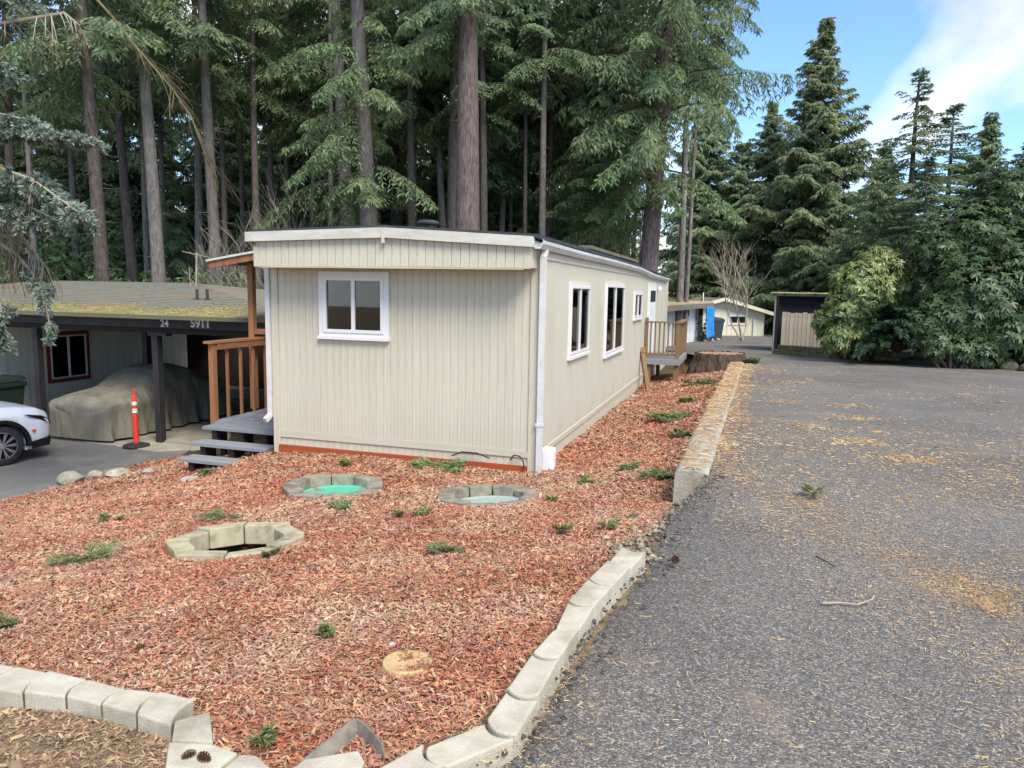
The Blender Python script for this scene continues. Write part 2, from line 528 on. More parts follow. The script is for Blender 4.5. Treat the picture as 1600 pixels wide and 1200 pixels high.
def _tps():
    n = len(CTRL)
    P = CTRL[:, :2] / 10
    K = _U(((P[:, None] - P[None]) ** 2).sum(-1)) + np.eye(n) * 2e-3
    A = np.zeros((n + 3, n + 3))
    A[:n, :n] = K
    A[:n, n] = 1
    A[:n, n + 1:] = P
    A[n, :n] = 1
    A[n + 1:, :n] = P.T
    b = np.zeros(n + 3)
    b[:n] = CTRL[:, 2]
    return P, np.linalg.solve(A, b)
_TP, _TW = _tps()
def zm(x, y):
    x, y = np.asarray(x, float), np.asarray(y, float)
    xs, ys = np.clip(x, -45, 45) / 10, np.clip(y, -12, 78) / 10
    r = _TW[-3] + _TW[-2] * xs + _TW[-1] * ys
    for (a, b), w in zip(_TP, _TW):
        r = r + w * _U((xs - a) ** 2 + (ys - b) ** 2)
    return np.clip(r, -1.6, .95)
def zmf(x, y):
    return float(zm(x, y))
def zrf(x, y):
    return float(zr(x, y))
def gpt(px, py):
    return onsurf(px, py, zmf)
def rpt(px, py):
    return onsurf(px, py, zrf)

def in_poly(x, y, poly):
    x, y = np.asarray(x, float), np.asarray(y, float)
    r = np.zeros(x.shape, bool)
    n = len(poly)
    for i in range(n):
        x0, y0 = poly[i][0], poly[i][1]
        x1, y1 = poly[(i + 1) % n][0], poly[(i + 1) % n][1]
        if y0 == y1: continue
        c = ((y0 > y) != (y1 > y)) & (x < (x1 - x0) * (y - y0) / (y1 - y0) + x0)
        r ^= c
    return r

def lumps(x, y, seed, n=26, kmin=1.5, kmax=9, amp=.012):
    g = np.random.default_rng(seed)
    r = np.zeros(np.shape(x))
    for i in range(n):
        k = kmin * (kmax / kmin) ** g.random()
        a = g.random() * 6.283
        r = r + np.sin(k * (np.cos(a) * x + np.sin(a) * y) + g.random() * 6.283) * amp / math.sqrt(k / kmin)
    return r / math.sqrt(n / 2)

# boundaries
ZB = 0.79                                           # top of the edging blocks
EDGE_L = [(974, 849), (951, 874), (920, 904), (888, 940), (866, 984), (832, 1022), (792, 1074), (760, 1120), (665, 1163), (584, 1204), (500, 1245)]
EDGE_R = [(1010, 859), (986, 884), (958, 914), (930, 945), (906, 982), (874, 1030), (842, 1084), (806, 1143), (697, 1195), (620, 1236), (540, 1280)]
CURB_NL, CURB_NR = rpt(1050, 742), rpt(1104, 742)
CURB_FL, CURB_FR = rpt(1139, 563), rpt(1164, 563)
_bl = [(onz(a[0], a[1], ZB - .04)) for a in EDGE_R]
RB = [(p.x, p.y) for p in _bl][::-1]
_mid = rpt(1050, 800)
RB += [(_mid.x, _mid.y), (CURB_NR.x - .05, CURB_NR.y - .1), (CURB_FR.x - .05, CURB_FR.y), (CURB_FR.x - .9, CURB_FR.y + 1.3), (5.9, 26.5), (4.0, 29.5), (-3, 34), (-6, 60), (-6, 80)]
RB = [(-.6, RB[0][1] - 2.5), (-.45, RB[0][1] - .6)] + RB
RBX = np.array([p[0] for p in RB])
RBY = np.array([p[1] for p in RB])
for i in range(1, len(RBY)):
    RBY[i] = max(RBY[i], RBY[i - 1] + 1e-3)
def xb(y):
    return np.interp(y, RBY, RBX)
HB = [rpt(1900, 590), rpt(1600, 580), rpt(1390, 569), rpt(1205, 552)]
def xr(y):
    ys = [0, HB[0].y - .1, HB[1].y, HB[2].y, HB[3].y, 40, 55, 80]
    ys = list(np.maximum.accumulate(np.array(ys) + np.arange(8) * 1e-3))
    return np.interp(y, ys, [45, 45, HB[1].x + .3, HB[2].x + .3, HB[3].x + .2, 15.5, 21, 30])

DRIVE = [onz(p[0], p[1], DRIVE_Z) for p in ((-420, 870), (-60, 800), (95, 760), (150, 744), (230, 723), (278, 714), (345, 678))]
_far = DRIVE[-1] + SD * 7
DRIVE_POLY = [(p.x, p.y) for p in DRIVE] + [(_far.x, _far.y), (_far.x - 14, _far.y + 3), (-26, 20), (-26, 8)]
YARD_PX = [(-420, 1000), (-60, 1050), (0, 1052), (75, 1062), (138, 1066), (198, 1080), (300, 1100), (330, 1112), (331, 1160), (371, 1176), (420, 1196), (480, 1235),
           (584, 1204), (665, 1163), (760, 1120), (792, 1074), (832, 1022), (866, 984), (888, 940), (920, 904), (951, 874), (974, 852), (1028, 825), (1046, 790)]
YARD = [gpt(*p) for p in YARD_PX]
YARD_POLY = [(p.x, p.y) for p in YARD] + [(CURB_NL.x, CURB_NL.y), (CURB_FL.x, CURB_FL.y), (CURB_FL.x - 1.5, CURB_FL.y + .5), (4.4, 22.5)]
HOME_O = onz(837, 738, 0.0)
_p = HOME_O + SD * 8
YARD_POLY += [(_p.x, _p.y), (HOME_O.x - .05, HOME_O.y + .06)]
_l = onplane(430, 700, HOME_O, SD)
HOME_W = (HOME_O - _l).length
_l = HOME_O - TD * HOME_W
YARD_POLY += [(_l.x, _l.y + .06), (_l.x - 1.1, _l.y + 1.2), (DRIVE[5].x + .1, DRIVE[5].y), (DRIVE[4].x, DRIVE[4].y), (DRIVE[3].x, DRIVE[3].y), (DRIVE[2].x, DRIVE[2].y), (DRIVE[1].x, DRIVE[1].y), (DRIVE[0].x, DRIVE[0].y)]

# round pits in the yard
def ground_normal(x, y, e=.15):
    gx = (zmf(x + e, y) - zmf(x - e, y)) / (2 * e)
    gy = (zmf(x, y + e) - zmf(x, y - e)) / (2 * e)
    return Vector((-gx, -gy, 1)).normalized()
RINGS = []
for cx, cy, wpx in ((370, 850, 215), (522, 764, 160), (763, 779, 168)):
    c = gpt(cx, cy)
    RINGS.append((c, wpx * c.y / F_PX / 2))

def ground_z(x, y):
    g = zm(x, y)
    g = g + lumps(x, y, 5) * np.clip((14 - y) / 4, 0, 1)
    g = np.where(x > xb(y) - .03, np.minimum(zr(x, y) - .06, np.where(x > xb(y) + .25, 9, g)), g)
    g = np.where(x > xr(y) - .2, zr(x, y) + .10 * np.clip((x - xr(y)) / .6, -1, 1), g)
    ind = in_poly(x, y, DRIVE_POLY)
    g = np.where(ind, DRIVE_Z - .06, g)
    for i, (c, r) in enumerate(RINGS):
        d = np.hypot(x - c.x, y - c.y)
        g = np.where(d < r * .80, g - (.7 if i == 0 else .14), g)
    far = np.clip((np.hypot(x, y - 20) - 90) / 100, 0, 1)
    return g * (1 - far) + far * -1.2

# ------------------------------------------------------------ ground material (mulch zone / forest floor / dirt)
def ground_material():
    m = bpy.data.materials.new('ground')
    m.use_nodes = True
    N, L = m.node_tree.nodes, m.node_tree.links
    b = N['Principled BSDF']
    b.inputs['Roughness'].default_value = .95
    b.inputs['Specular IOR Level'].default_value = .2
    tc = N.new('ShaderNodeTexCoord')
    def noise(s, d=8, dist=0.0):
        n = N.new('ShaderNodeTexNoise')
        n.inputs['Scale'].default_value = s
        n.inputs['Detail'].default_value = d
        n.inputs['Distortion'].default_value = dist
        L.new(tc.outputs['Object'], n.inputs['Vector'])
        return n.outputs['Fac']
    def ramp(src, stops):
        r = N.new('ShaderNodeValToRGB')
        cr = r.color_ramp
        while len(cr.elements) < len(stops): cr.elements.new(.5)
        for e, (p, c) in zip(cr.elements, stops):
            e.position = p
            e.color = c
        L.new(src, r.inputs['Fac'])
        return r.outputs['Color']
    def mix(f, a, bb, mode='MIX'):
        x = N.new('ShaderNodeMix')
        x.data_type = 'RGBA'
        x.blend_type = mode
        for s, v in ((x.inputs['Factor'], f), (x.inputs['A'], a), (x.inputs['B'], bb)):
            if isinstance(v, (tuple, float)): s.default_value = v
            else: L.new(v, s)
        return x.outputs['Result']
    vor = N.new('ShaderNodeTexVoronoi')
    vor.inputs['Scale'].default_value = 34
    mpv = N.new('ShaderNodeMapping')
    mpv.inputs['Scale'].default_value = (1, 1.6, 1)
    L.new(tc.outputs['Object'], mpv.inputs['Vector'])
    L.new(mpv.outputs['Vector'], vor.inputs['Vector'])
    sep = N.new('ShaderNodeSeparateColor')
    L.new(vor.outputs['Color'], sep.inputs['Color'])
    chips = ramp(sep.outputs['Red'], [(0, srgb(96, 52, 38)), (.35, srgb(146, 82, 60)), (.7, srgb(172, 108, 82)), (1, srgb(196, 158, 128))])
    patch = ramp(noise(.9, 5), [(.35, (.72, .66, .6, 1)), (.65, (1.0, 1.0, 1.0, 1))])
    mulch = mix(1.0, chips, patch, 'MULTIPLY')
    dirt = ramp(noise(9, 10), [(.3, srgb(78, 68, 54)), (.5, srgb(130, 114, 90)), (.7, srgb(160, 128, 96))])
    duff = ramp(noise(3, 9), [(.3, srgb(58, 52, 38)), (.5, srgb(92, 80, 56)), (.7, srgb(74, 84, 48))])
    at1 = N.new('ShaderNodeAttribute')
    at1.attribute_name = 'yard'
    at2 = N.new('ShaderNodeAttribute')
    at2.attribute_name = 'dirt'
    c = mix(at2.outputs['Fac'], duff, dirt)
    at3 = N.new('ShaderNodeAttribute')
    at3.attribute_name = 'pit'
    c = mix(at1.outputs['Fac'], c, mulch)
    c = mix(at3.outputs['Fac'], c, srgb(58, 48, 38))  # dark soil in the open pit, its shade put into this colour
    L.new(c, b.inputs['Base Color'])
    bp = N.new('ShaderNodeBump')
    bp.inputs['Strength'].default_value = .8
    bp.inputs['Distance'].default_value = .02
    add = N.new('ShaderNodeMath')
    L.new(sep.outputs['Green'], add.inputs[0])
    L.new(noise(50, 4), add.inputs[1])
    L.new(add.outputs[0], bp.inputs['Height'])
    L.new(bp.outputs['Normal'], b.inputs['Normal'])
    MATS['ground'] = m
ground_material()

def grid_axis(lo, hi, step, far, growth=1.22):
    a = list(np.arange(lo, hi + 1e-6, step))
    s, v = step, hi
    up = []
    while v < far[1]:
        s = min(s * growth, 40); v += s; up.append(v)
    s, v = step, lo
    dn = []
    while v > far[0]:
        s = min(s * growth, 40); v -= s; dn.append(v)
    return np.array(dn[::-1] + a + up)
gx = grid_axis(-5.0, 2.6, .055, (-600, 600), 1.08)
gy = grid_axis(1.6, 10.6, .055, (-60, 900), 1.08)
GX, GY = np.meshgrid(gx, gy)
GZ = ground_z(GX, GY)
nx, ny = len(gx), len(gy)
idx = np.arange(nx * ny).reshape(ny, nx)
Fq = np.stack([idx[:-1, :-1], idx[:-1, 1:], idx[1:, 1:], idx[1:, :-1]], -1).reshape(-1, 4)
gme = mesh_np('ground', np.stack([GX, GY, GZ], -1), Fq, smooth=True)
at_y = gme.attributes.new('yard', 'FLOAT', 'POINT')
at_y.data.foreach_set('value', in_poly(GX, GY, YARD_POLY).astype(np.float32).ravel())
at_d = gme.attributes.new('dirt', 'FLOAT', 'POINT')
at_d.data.foreach_set('value', np.clip((13 - GY) / 3, 0, 1).astype(np.float32).ravel())
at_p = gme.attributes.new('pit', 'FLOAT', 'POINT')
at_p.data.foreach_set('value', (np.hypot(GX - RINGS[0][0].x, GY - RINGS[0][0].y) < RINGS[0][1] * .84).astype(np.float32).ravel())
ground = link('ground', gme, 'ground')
ground['kind'] = 'structure'

# ------------------------------------------------------------ asphalt road
def asphalt_material():
    m = bpy.data.materials.new('asphalt')
    m.use_nodes = True
    N, L = m.node_tree.nodes, m.node_tree.links
    b = N['Principled BSDF']
    b.inputs['Roughness'].default_value = .8
    b.inputs['Specular IOR Level'].default_value = .45
    tc = N.new('ShaderNodeTexCoord')
    def noise(s, d=6):
        n = N.new('ShaderNodeTexNoise')
        n.inputs['Scale'].default_value = s
        n.inputs['Detail'].default_value = d
        L.new(tc.outputs['Object'], n.inputs['Vector'])
        return n.outputs['Fac']
    def ramp(src, stops):
        r = N.new('ShaderNodeValToRGB')
        cr = r.color_ramp
        while len(cr.elements) < len(stops): cr.elements.new(.5)
        for e, (p, c) in zip(cr.elements, stops):
            e.position = p
            e.color = c
        L.new(src, r.inputs['Fac'])
        return r.outputs['Color']
    def mix(f, a, bb, mode='MIX'):
        x = N.new('ShaderNodeMix')
        x.data_type = 'RGBA'
        x.blend_type = mode
        for s, v in ((x.inputs['Factor'], f), (x.inputs['A'], a), (x.inputs['B'], bb)):
            if isinstance(v, (tuple, float)): s.default_value = v
            else: L.new(v, s)
        return x.outputs['Result']
    vor = N.new('ShaderNodeTexVoronoi')
    vor.inputs['Scale'].default_value = 130
    L.new(tc.outputs['Object'], vor.inputs['Vector'])
    sep = N.new('ShaderNodeSeparateColor')
    L.new(vor.outputs['Color'], sep.inputs['Color'])
    stones = ramp(sep.outputs['Red'], [(0, srgb(74, 71, 67)), (.5, srgb(103, 99, 94)), (.85, srgb(128, 123, 116)), (1, srgb(170, 162, 148))])
    blot = ramp(noise(.55, 7), [(.3, (.74, .74, .75, 1)), (.5, (.96, .96, .96, 1)), (.72, (1.14, 1.13, 1.12, 1))])
    c = mix(1.0, stones, blot, 'MULTIPLY')
    c = mix(ramp(noise(2.2, 8), [(.58, (0, 0, 0, 1)), (.72, (.55, .55, .55, 1))]), c, srgb(140, 122, 104))
    L.new(c, b.inputs['Base Color'])
    bp = N.new('ShaderNodeBump')
    bp.inputs['Strength'].default_value = .8
    bp.inputs['Distance'].default_value = .006
    inv = N.new('ShaderNodeMath')
    inv.operation = 'SUBTRACT'
    inv.inputs[0].default_value = 1
    L.new(vor.outputs['Distance'], inv.inputs[1])
    L.new(inv.outputs[0], bp.inputs['Height'])
    L.new(bp.outputs['Normal'], b.inputs['Normal'])
    MATS['asphalt'] = m
asphalt_material()
ry = np.concatenate([np.arange(RBY[0], 8, .06), np.arange(8, 30, .2), np.arange(30, 80, 1.0)])
ru = np.concatenate([np.linspace(0, .12, 40), np.linspace(.14, 1, 40)])
RY, RU = np.meshgrid(ry, ru, indexing='ij')
jag = lumps(RY * 0, RY, 3, n=20, kmin=6, kmax=40, amp=.025)
RXX = xb(RY) + jag * np.exp(-RU * 60) + RU * (xr(RY) - xb(RY))
RZ = zr(RXX, RY) + lumps(RXX, RY, 9, n=14, kmin=.4, kmax=2.5, amp=.008) - .07 * np.exp(-RU * 200) * (RY < CURB_NR.y)
rn, rm = RY.shape
idx = np.arange(rn * rm).reshape(rn, rm)
Fr = np.stack([idx[:-1, :-1], idx[:-1, 1:], idx[1:, 1:], idx[1:, :-1]], -1).reshape(-1, 4)
road = link('road', mesh_np('road', np.stack([RXX, RY, RZ], -1), Fr, smooth=True), 'asphalt')
road['kind'] = 'structure'

# driveway and concrete slab of the carport
M('drive', srgb(122, 120, 116), srgb(98, 97, 94), scale=40, rough=.9, bump=.3, bscale=120, c3=srgb(140, 134, 122), s3=1.2)
M('slab_concrete', srgb(176, 168, 150), srgb(156, 148, 130), scale=3, rough=.9, bump=.1, c3=srgb(134, 128, 112), s3=1)
b = MB()
b.prism(DRIVE_POLY, DRIVE_Z - .05, DRIVE_Z)
tag(b.build('driveway', 'drive', fix=True), kind='structure')
CO = onz(243, 693, DRIVE_Z)                         # foot of the carport's middle post
def cw(X, Y, Z=0):                                  # carport local -> world
    return CO + TD * X + SD * Y + Vector((0, 0, Z))
sp = [cw(-3.6, -.22), cw(.55, -.62), cw(1.5, .05), cw(1.5, 6.5), cw(-3.6, 6.5)]
b = MB()
b.prism([(p.x, p.y) for p in sp], DRIVE_Z - .04, DRIVE_Z + .02)
tag(b.build('carport_slab', 'slab_concrete', bevel=.01), kind='structure')

# concrete curb between the mulch strip and the road
cd = (CURB_FR - CURB_NR)
cd.z = 0
L_c = cd.length
cd.normalize()
cn = Vector((cd.y, -cd.x, 0))
croot = thing('concrete_curb', 'long raised concrete curb with pine litter between mulch strip and asphalt', 'curb', (CURB_NR.x, CURB_NR.y, zrf(CURB_NR.x, CURB_NR.y) - .4))
rows = []
nseg = 90
for i in range(nseg + 1):
    t = i / nseg
    wob = .008 * math.sin(i * .41) + .008 * math.sin(i * .17 + 1) + random.uniform(-.005, .005)
    c = CURB_NR + cd * (L_c * t)
    wd = .29 + .1 * t
    zt = zrf(c.x, c.y) + .035 + .008 * math.sin(i * .23) + random.uniform(-.003, .003)
    if i == 0: zt -= .02
    prof = [(0.03, -.5), (.015 + wob * .4, -.02), (-.02 + wob, .0), (-wd * .4, .008 + random.uniform(-.003, .003)), (-wd + .03 + wob * .6, 0), (-wd + wob * .6, -.03), (-wd - .01, -.55)]
    rows.append([(c + cn * a + Vector((0, 0, zt - c.z + h))) for a, h in prof])
b = MB()
k = len(rows[0])
vs_ = [p for r in rows for p in r]
fs_ = [(i * k + j, (i + 1) * k + j, (i + 1) * k + j + 1, i * k + j + 1) for i in range(nseg) for j in range(k - 1)]
fs_ += [tuple(range(k)), tuple((nseg * k + j) for j in range(k - 1, -1, -1))]
b.add(vs_, fs_)
b.build('curb_body', 'curb', croot, smooth=False, origin=croot.location, fix=True)

# ------------------------------------------------------------ garden edging blocks
def block_prism(name, poly, ztop, zbot, mat, parent, bevel=.008, tilt=.004):
    """poly: list of world points (any z); the top is chamfered and slightly uneven"""
    cx = sum(p.x for p in poly) / len(poly)
    cy = sum(p.y for p in poly) / len(poly)
    tx, ty = random.uniform(-tilt, tilt) * 8, random.uniform(-tilt, tilt) * 8
    n = len(poly)
    b = MB()
    vs, top = [], []
    for p in poly:
        vs.append((p.x, p.y, zbot))
    for p in poly:
        vs.append((p.x, p.y, ztop + (p.x - cx) * tx + (p.y - cy) * ty))
    b.add(vs, [tuple(range(n - 1, -1, -1)), tuple(range(n, 2 * n))] + [(i, (i + 1) % n, n + (i + 1) % n, n + i) for i in range(n)])
    return b.build(name, mat, parent, bevel=bevel, origin=parent.location)

pc = onz(870, 1000, .7)
er = thing('block_edging', 'curving row of scalloped concrete edging blocks between mulch and asphalt', 'edging', (pc.x, pc.y, .7))
JL = [onz(a[0], a[1], ZB) for a in EDGE_L]
JR = [onz(a[0], a[1], ZB) for a in EDGE_R]
def joint(i, off, bulge=.26):
    Lp, Rp = JL[i], JR[i]
    nxt = (JL[min(i + 1, len(JL) - 1)] + JR[min(i + 1, len(JL) - 1)]) / 2 - (JL[max(i - 1, 0)] + JR[max(i - 1, 0)]) / 2
    nxt.normalize()
    w = (Lp - Rp).length
    out = []
    for k in range(9):
        t = k / 8
        s = math.sin(math.pi * t)
        out.append(Lp.lerp(Rp, t) + nxt * (bulge * w * (s ** .8) + off))
    return out
for i in range(len(JL) - 1):
    a = joint(i, .008)
    c = joint(i + 1, -.008)
    block_prism('block', a + c[::-1], ZB + random.uniform(-.016, .012) - (.02 if i == 0 else 0), ZB - .2, 'block', er, tilt=.006)

el_c = onz(150, 1090, .7)
el = thing('block_edging', 'straight row of butted concrete edging blocks along the bottom left of the mulch bed', 'edging', (el_c.x, el_c.y, .62))
ZL = .75
fr = [(-250, 1030), (-190, 1042), (-130, 1053), (-75, 1064), (-20, 1074), (36, 1082), (103, 1088), (158, 1100), (213, 1116), (268, 1135)]
bk = [(-185, 1006), (-135, 1014), (-80, 1022), (-25, 1032), (25, 1040), (76, 1049), (138, 1061), (198, 1075), (250, 1082), (305, 1096)]
for i in range(len(fr) - 1):
    P0, P1, Q0, Q1 = (onz(*fr[i], ZL), onz(*fr[i + 1], ZL), onz(*bk[i], ZL), onz(*bk[i + 1], ZL))
    d = (P1 - P0).normalized()
    def edge(P, Q, s):
        return [P.lerp(Q, k / 6) + d * (-.022 * math.sin(math.pi * k / 6) + s) for k in range(7)]
    e0 = edge(P0, Q0, .004)
    e1 = edge(P1, Q1, -.004)
    block_prism('block', e0[::-1] + e1, ZL + random.uniform(-.006, .006), ZL - .22, 'block', el)
for poly in ([(273, 1124), (328, 1108), (333, 1158), (268, 1156)],
             [(264, 1160), (331, 1162), (372, 1176), (354, 1190), (336, 1206), (258, 1202)],
             [(340, 1206), (358, 1192), (376, 1178), (400, 1180), (430, 1206), (400, 1240), (360, 1235)],
             [(440, 1212), (475, 1186), (560, 1171), (570, 1188), (556, 1216), (480, 1240)]):
    block_prism('block', [onz(x, y, ZL) for x, y in poly], ZL + random.uniform(-.005, .005), ZL - .2, 'block', el)

# ------------------------------------------------------------ block rings around the round pits
RING_LBL = ['open pit ringed with pale concrete blocks, nearest of the three rings',
            'concrete block ring around a turquoise lid in the mulch',
            'concrete block ring around a pale grey blue lid near the home corner']
RING_MAT = ['block_yellow', 'block_grey', 'block_grey']
for ri, (c, r) in enumerate(RINGS):
    root = thing('block_ring', RING_LBL[ri], 'pit ring', c, group='block rings in the mulch')
    nrm = ground_normal(c.x, c.y)
    root.rotation_mode = 'QUATERNION'
    root.rotation_quaternion = Vector((0, 0, 1)).rotation_difference(nrm)
    n = 9 if ri else 8
    for k in range(n):
        am_ = 2 * math.pi * (k + .5) / n + .2 + ri
        ztop = .052 + .035 * math.sin(am_ - .5) + random.uniform(-.006, .006)
        a0 = 2 * math.pi * k / n + .2 + ri + random.uniform(0, .012)
        a1 = 2 * math.pi * (k + 1) / n + .2 + ri - random.uniform(.015, .05)
        ro, rn_ = r * random.uniform(.985, 1.02), r * .68
        poly = [(ro * math.cos(a0), ro * math.sin(a0)), (ro * math.cos(a1), ro * math.sin(a1)), (rn_ * math.cos(a1), rn_ * math.sin(a1)), (rn_ * math.cos(a0), rn_ * math.sin(a0))]
        MB().prism(poly, -.075 if ri == 0 else -.13, ztop).build('block', RING_MAT[ri], root, bevel=.008)
    if ri:
        b = MB()
        rl = r * .665
        b.lathe([(0.001, .0), (rl * .55, .004), (rl * .86, .0), (rl * .9, .012), (rl * .985, .012), (rl, -.01), (rl, -.1)], n=40)
        lid = b.build('pit_lid', 'lid_green' if ri == 1 else 'lid_blue', root, smooth=True)
        lid.location = (0, 0, -.035)
    else:
        b = MB()
        b.tube([(-.3, .1, -.34), (0, .13, -.32), (.3, .1, -.34)], .05, 10)
        b.build('pipe', 'metal_pipe', root)

# round tan clean-out cap in the foreground
c = gpt(636, 1041)
root = thing('cleanout_cap', 'round tan plastic cap lying tilted in the foreground mulch', 'cap', c - Vector((0, 0, .012)))
root.rotation_euler = (-.02, .03, .3)
r = 41 * c.y / F_PX
b = MB().lathe([(.001, .024), (r * .7, .024), (r * .76, .03), (r * .84, .028), (r * .88, .038), (r * .96, .038), (r, .03), (r, -.05)], n=44)
b.build('cap_disc', 'tan_plastic', root, smooth=True)
b = MB().box(-r * 1.25, -r * .6, -r * .75, -r * .1, -.02, .012)
b.build('flange', 'grey_plastic', root, bevel=.004)

# torn strip of plastic bed liner in the front mulch
pts = [(462, 1198), (492, 1172), (520, 1150), (545, 1128), (556, 1122), (572, 1134), (597, 1160)]
W_ = [onz(x, y, .75) for x, y in pts]
o0 = W_[3]
root = thing('plastic_liner', 'torn grey plastic bed liner strip poking out of the front mulch', 'liner', (o0.x, o0.y, .7))
b = MB()
for i in range(len(W_) - 1):
    a, d = W_[i], W_[i + 1]
    h0, h1 = (.03, .04, .04, .045, .05, .045, .03)[i], (.03, .04, .04, .045, .05, .045, .03)[i + 1]
    n_ = Vector((-(d - a).y, (d - a).x, 0)).normalized() * .003
    lean = Vector((.02, -.05, 0))
    b.add([a + n_, d + n_, d - n_, a - n_, a + lean + n_ - Vector((0, 0, h0)), d + lean + n_ - Vector((0, 0, h1)), d + lean - n_ - Vector((0, 0, h1)), a + lean - n_ - Vector((0, 0, h0))],
          [(0, 1, 2, 3), (4, 7, 6, 5), (0, 4, 5, 1), (1, 5, 6, 2), (2, 6, 7, 3), (3, 7, 4, 0)])
b.build('liner_strip', 'grey_plastic', root, origin=root.location)

# ------------------------------------------------------------ the mobile home
home = thing('mobile_home', 'long cream single-wide mobile home with vertical siding and white window trim', 'mobile home', HOME_O, ROTZ)
HM = Matrix.Translation(HOME_O) @ Matrix.Rotation(ROTZ, 4, 'Z')
HI = HM.inverted()
W = HOME_W
def hf(px, py, Y=0.0):                # pixel -> local point on the plane Y = const (front)
    p0 = HOME_O + SD * Y
    return HI @ onplane(px, py, p0, SD)
def hs(px, py, X=0.0):                # pixel -> local point on the plane X = const (long side)
    p0 = HOME_O + TD * X
    return HI @ onplane(px, py, p0, TD)
LEN = hs(1042, 500).y
ZE = hf(836, 378).z                   # eave height
ZSK = hf(836, 712).z                  # top of skirt
# core walls
MB().box(-W + .02, -.02, .03, LEN - .01, -.25, ZE - .05).build('wall_core', 'cream', home)
fw = hf(499, 424), hf(609, 531)       # front window trim corners
WX0, WX1, WZ0, WZ1 = fw[0].x, fw[1].x, fw[1].z, fw[0].z
front = MB().box(-W + .03, -.03, .003, .05, -.2, ZE - .06).build('front_wall', 'cream_board', home)
nb = 34
bw = (W - .22) / nb
fz0 = hf(600, 416).z - .1
for k in range(nb):
    x0 = -W + .11 + k * bw + .0015
    x1 = x0 + bw - .003
    xm = (x0 + x1) / 2
    segs = [(ZSK + .05, ZE - .1)]
    if WX0 + .03 < xm < WX1 - .03:
        segs = [(ZSK + .05, WZ0 + .05), (WZ1 - .05, ZE - .1)]
    for s0, s1 in segs:
        slab('siding_board', 'cream_board', front, x0, x1, -.003, .018, s0, s1)
    slab('skirt_board', 'cream_board', front, x0, x1, -.004, .018, -.02, ZSK - .035)
# trims on the front
slab('skirt_rail', 'cream_board', home, -W + .1, -.1, -.022, .02, ZSK - .035, ZSK + .045)
slab('corner_trim', 'cream_board', home, -W, -W + .108, -.024, .03, -.05, ZE - .1)
slab('corner_trim', 'cream_board', home, -.108, 0, -.024, .03, -.05, ZE - .02)
slab('base_board', 'cedar_band', home, -W + .1, -.12, -.05, -.008, -.12, .075)
# fascia box overhanging the front
FO = .40
fl, fr_ = hf(397, 415, -FO), hf(833, 420, -FO)
fzb = hf(600, 418, -FO).z
fzt = hf(836, 381, -FO).z
FX0, FX1 = fl.x, -.02
_pk = hf(600, 357, -FO - .03)
_zl, _zr = hf(388, 364, -FO - .03).z, hf(834, 371, -FO - .03).z
def roof_under(x):
    if x < _pk.x: return _zl + (_pk.z - _zl) * (x - FX0 + .06) / (_pk.x - FX0 + .06) - .02
    return _zr + (_pk.z - _zr) * (.06 - x) / (.06 - _pk.x) - .02
fas = MB().extrude([(FX0 + .01, -FO + .03, fzb + .015), (FX1 - .01, -FO + .03, fzb + .015), (FX1 - .01, -FO + .03, roof_under(FX1)), (_pk.x, -FO + .03, _pk.z - .02), (FX0 + .01, -FO + .03, roof_under(FX0))], (0, FO + .04, 0)).build('fascia', 'cream_board', home, fix=True)
nf = 32
bf = (FX1 - FX0 - .16) / nf
for k in range(nf):
    x0 = FX0 + .08 + k * bf + .003
    slab('siding_board', 'cream_board', fas, x0, x0 + bf - .006, -FO, -FO + .035, fzb + .02, roof_under(x0 + bf / 2) - .03)
slab('fascia_corner', 'cream_board', fas, FX0, FX0 + .08, -FO - .006, -FO + .04, fzb, fzt - .02)
slab('fascia_corner', 'cream_board', fas, FX1 - .08, FX1, -FO - .006, -FO + .04, fzb, fzt - .02)
slab('fascia_sill', 'cream_dirty', fas, FX0 + .08, FX1 - .08, -FO - .012, -FO + .03, fzb - .012, fzb + .019)
# roof: very low gable, dark membrane and white eave band
pk = hf(600, 357, -FO - .03)
XP, ZP = pk.x, pk.z
ZL_, ZR_ = hf(388, 364, -FO - .03).z, hf(834, 371, -FO - .03).z
XL_, XR_ = FX0 - .06, .06
Y0_ = -FO - .03
b = MB()
zs = lambda z: z - .015
sag = [(Y0_, 0), (LEN * .3, 0), (LEN * .6, -.02), (LEN * .8, -.08), (LEN + .08, -.13)]
for i in range(len(sag) - 1):
    (ya, sa), (yb_, sb) = sag[i], sag[i + 1]
    for (xa, za, xc, zc) in ((XL_, ZL_, XP, ZP), (XP, ZP, XR_, ZR_)):
        vs_ = [(xa, ya, za + sa), (xc, ya, zc + sa), (xc, yb_, zc + sb), (xa, yb_, za + sb)]
        vs_ += [(p[0], p[1], p[2] + .045) for p in vs_]
        b.add(vs_, [(0, 3, 2, 1), (4, 5, 6, 7), (0, 1, 5, 4), (1, 2, 6, 5), (2, 3, 7, 6), (3, 0, 4, 7)])
b.build('roof', 'roof_black', home)
bh = .115
b = MB()
for (xa, za, xc, zc) in ((XL_ - .03, ZL_, XP - .01, ZP), (XP + .01, ZP, XR_ - .03, ZR_)):
    b.add([(xa, Y0_ - .035, za - bh), (xc, Y0_ - .035, zc - bh), (xc, Y0_ - .035, zc + .012), (xa, Y0_ - .035, za + .012),
           (xa, Y0_ + .05, za - bh), (xc, Y0_ + .05, zc - bh), (xc, Y0_ + .05, zc - .004), (xa, Y0_ + .05, za - .004)],
          [(0, 1, 2, 3), (5, 4, 7, 6), (0, 4, 5, 1), (3, 2, 6, 7), (0, 3, 7, 4), (1, 5, 6, 2)])
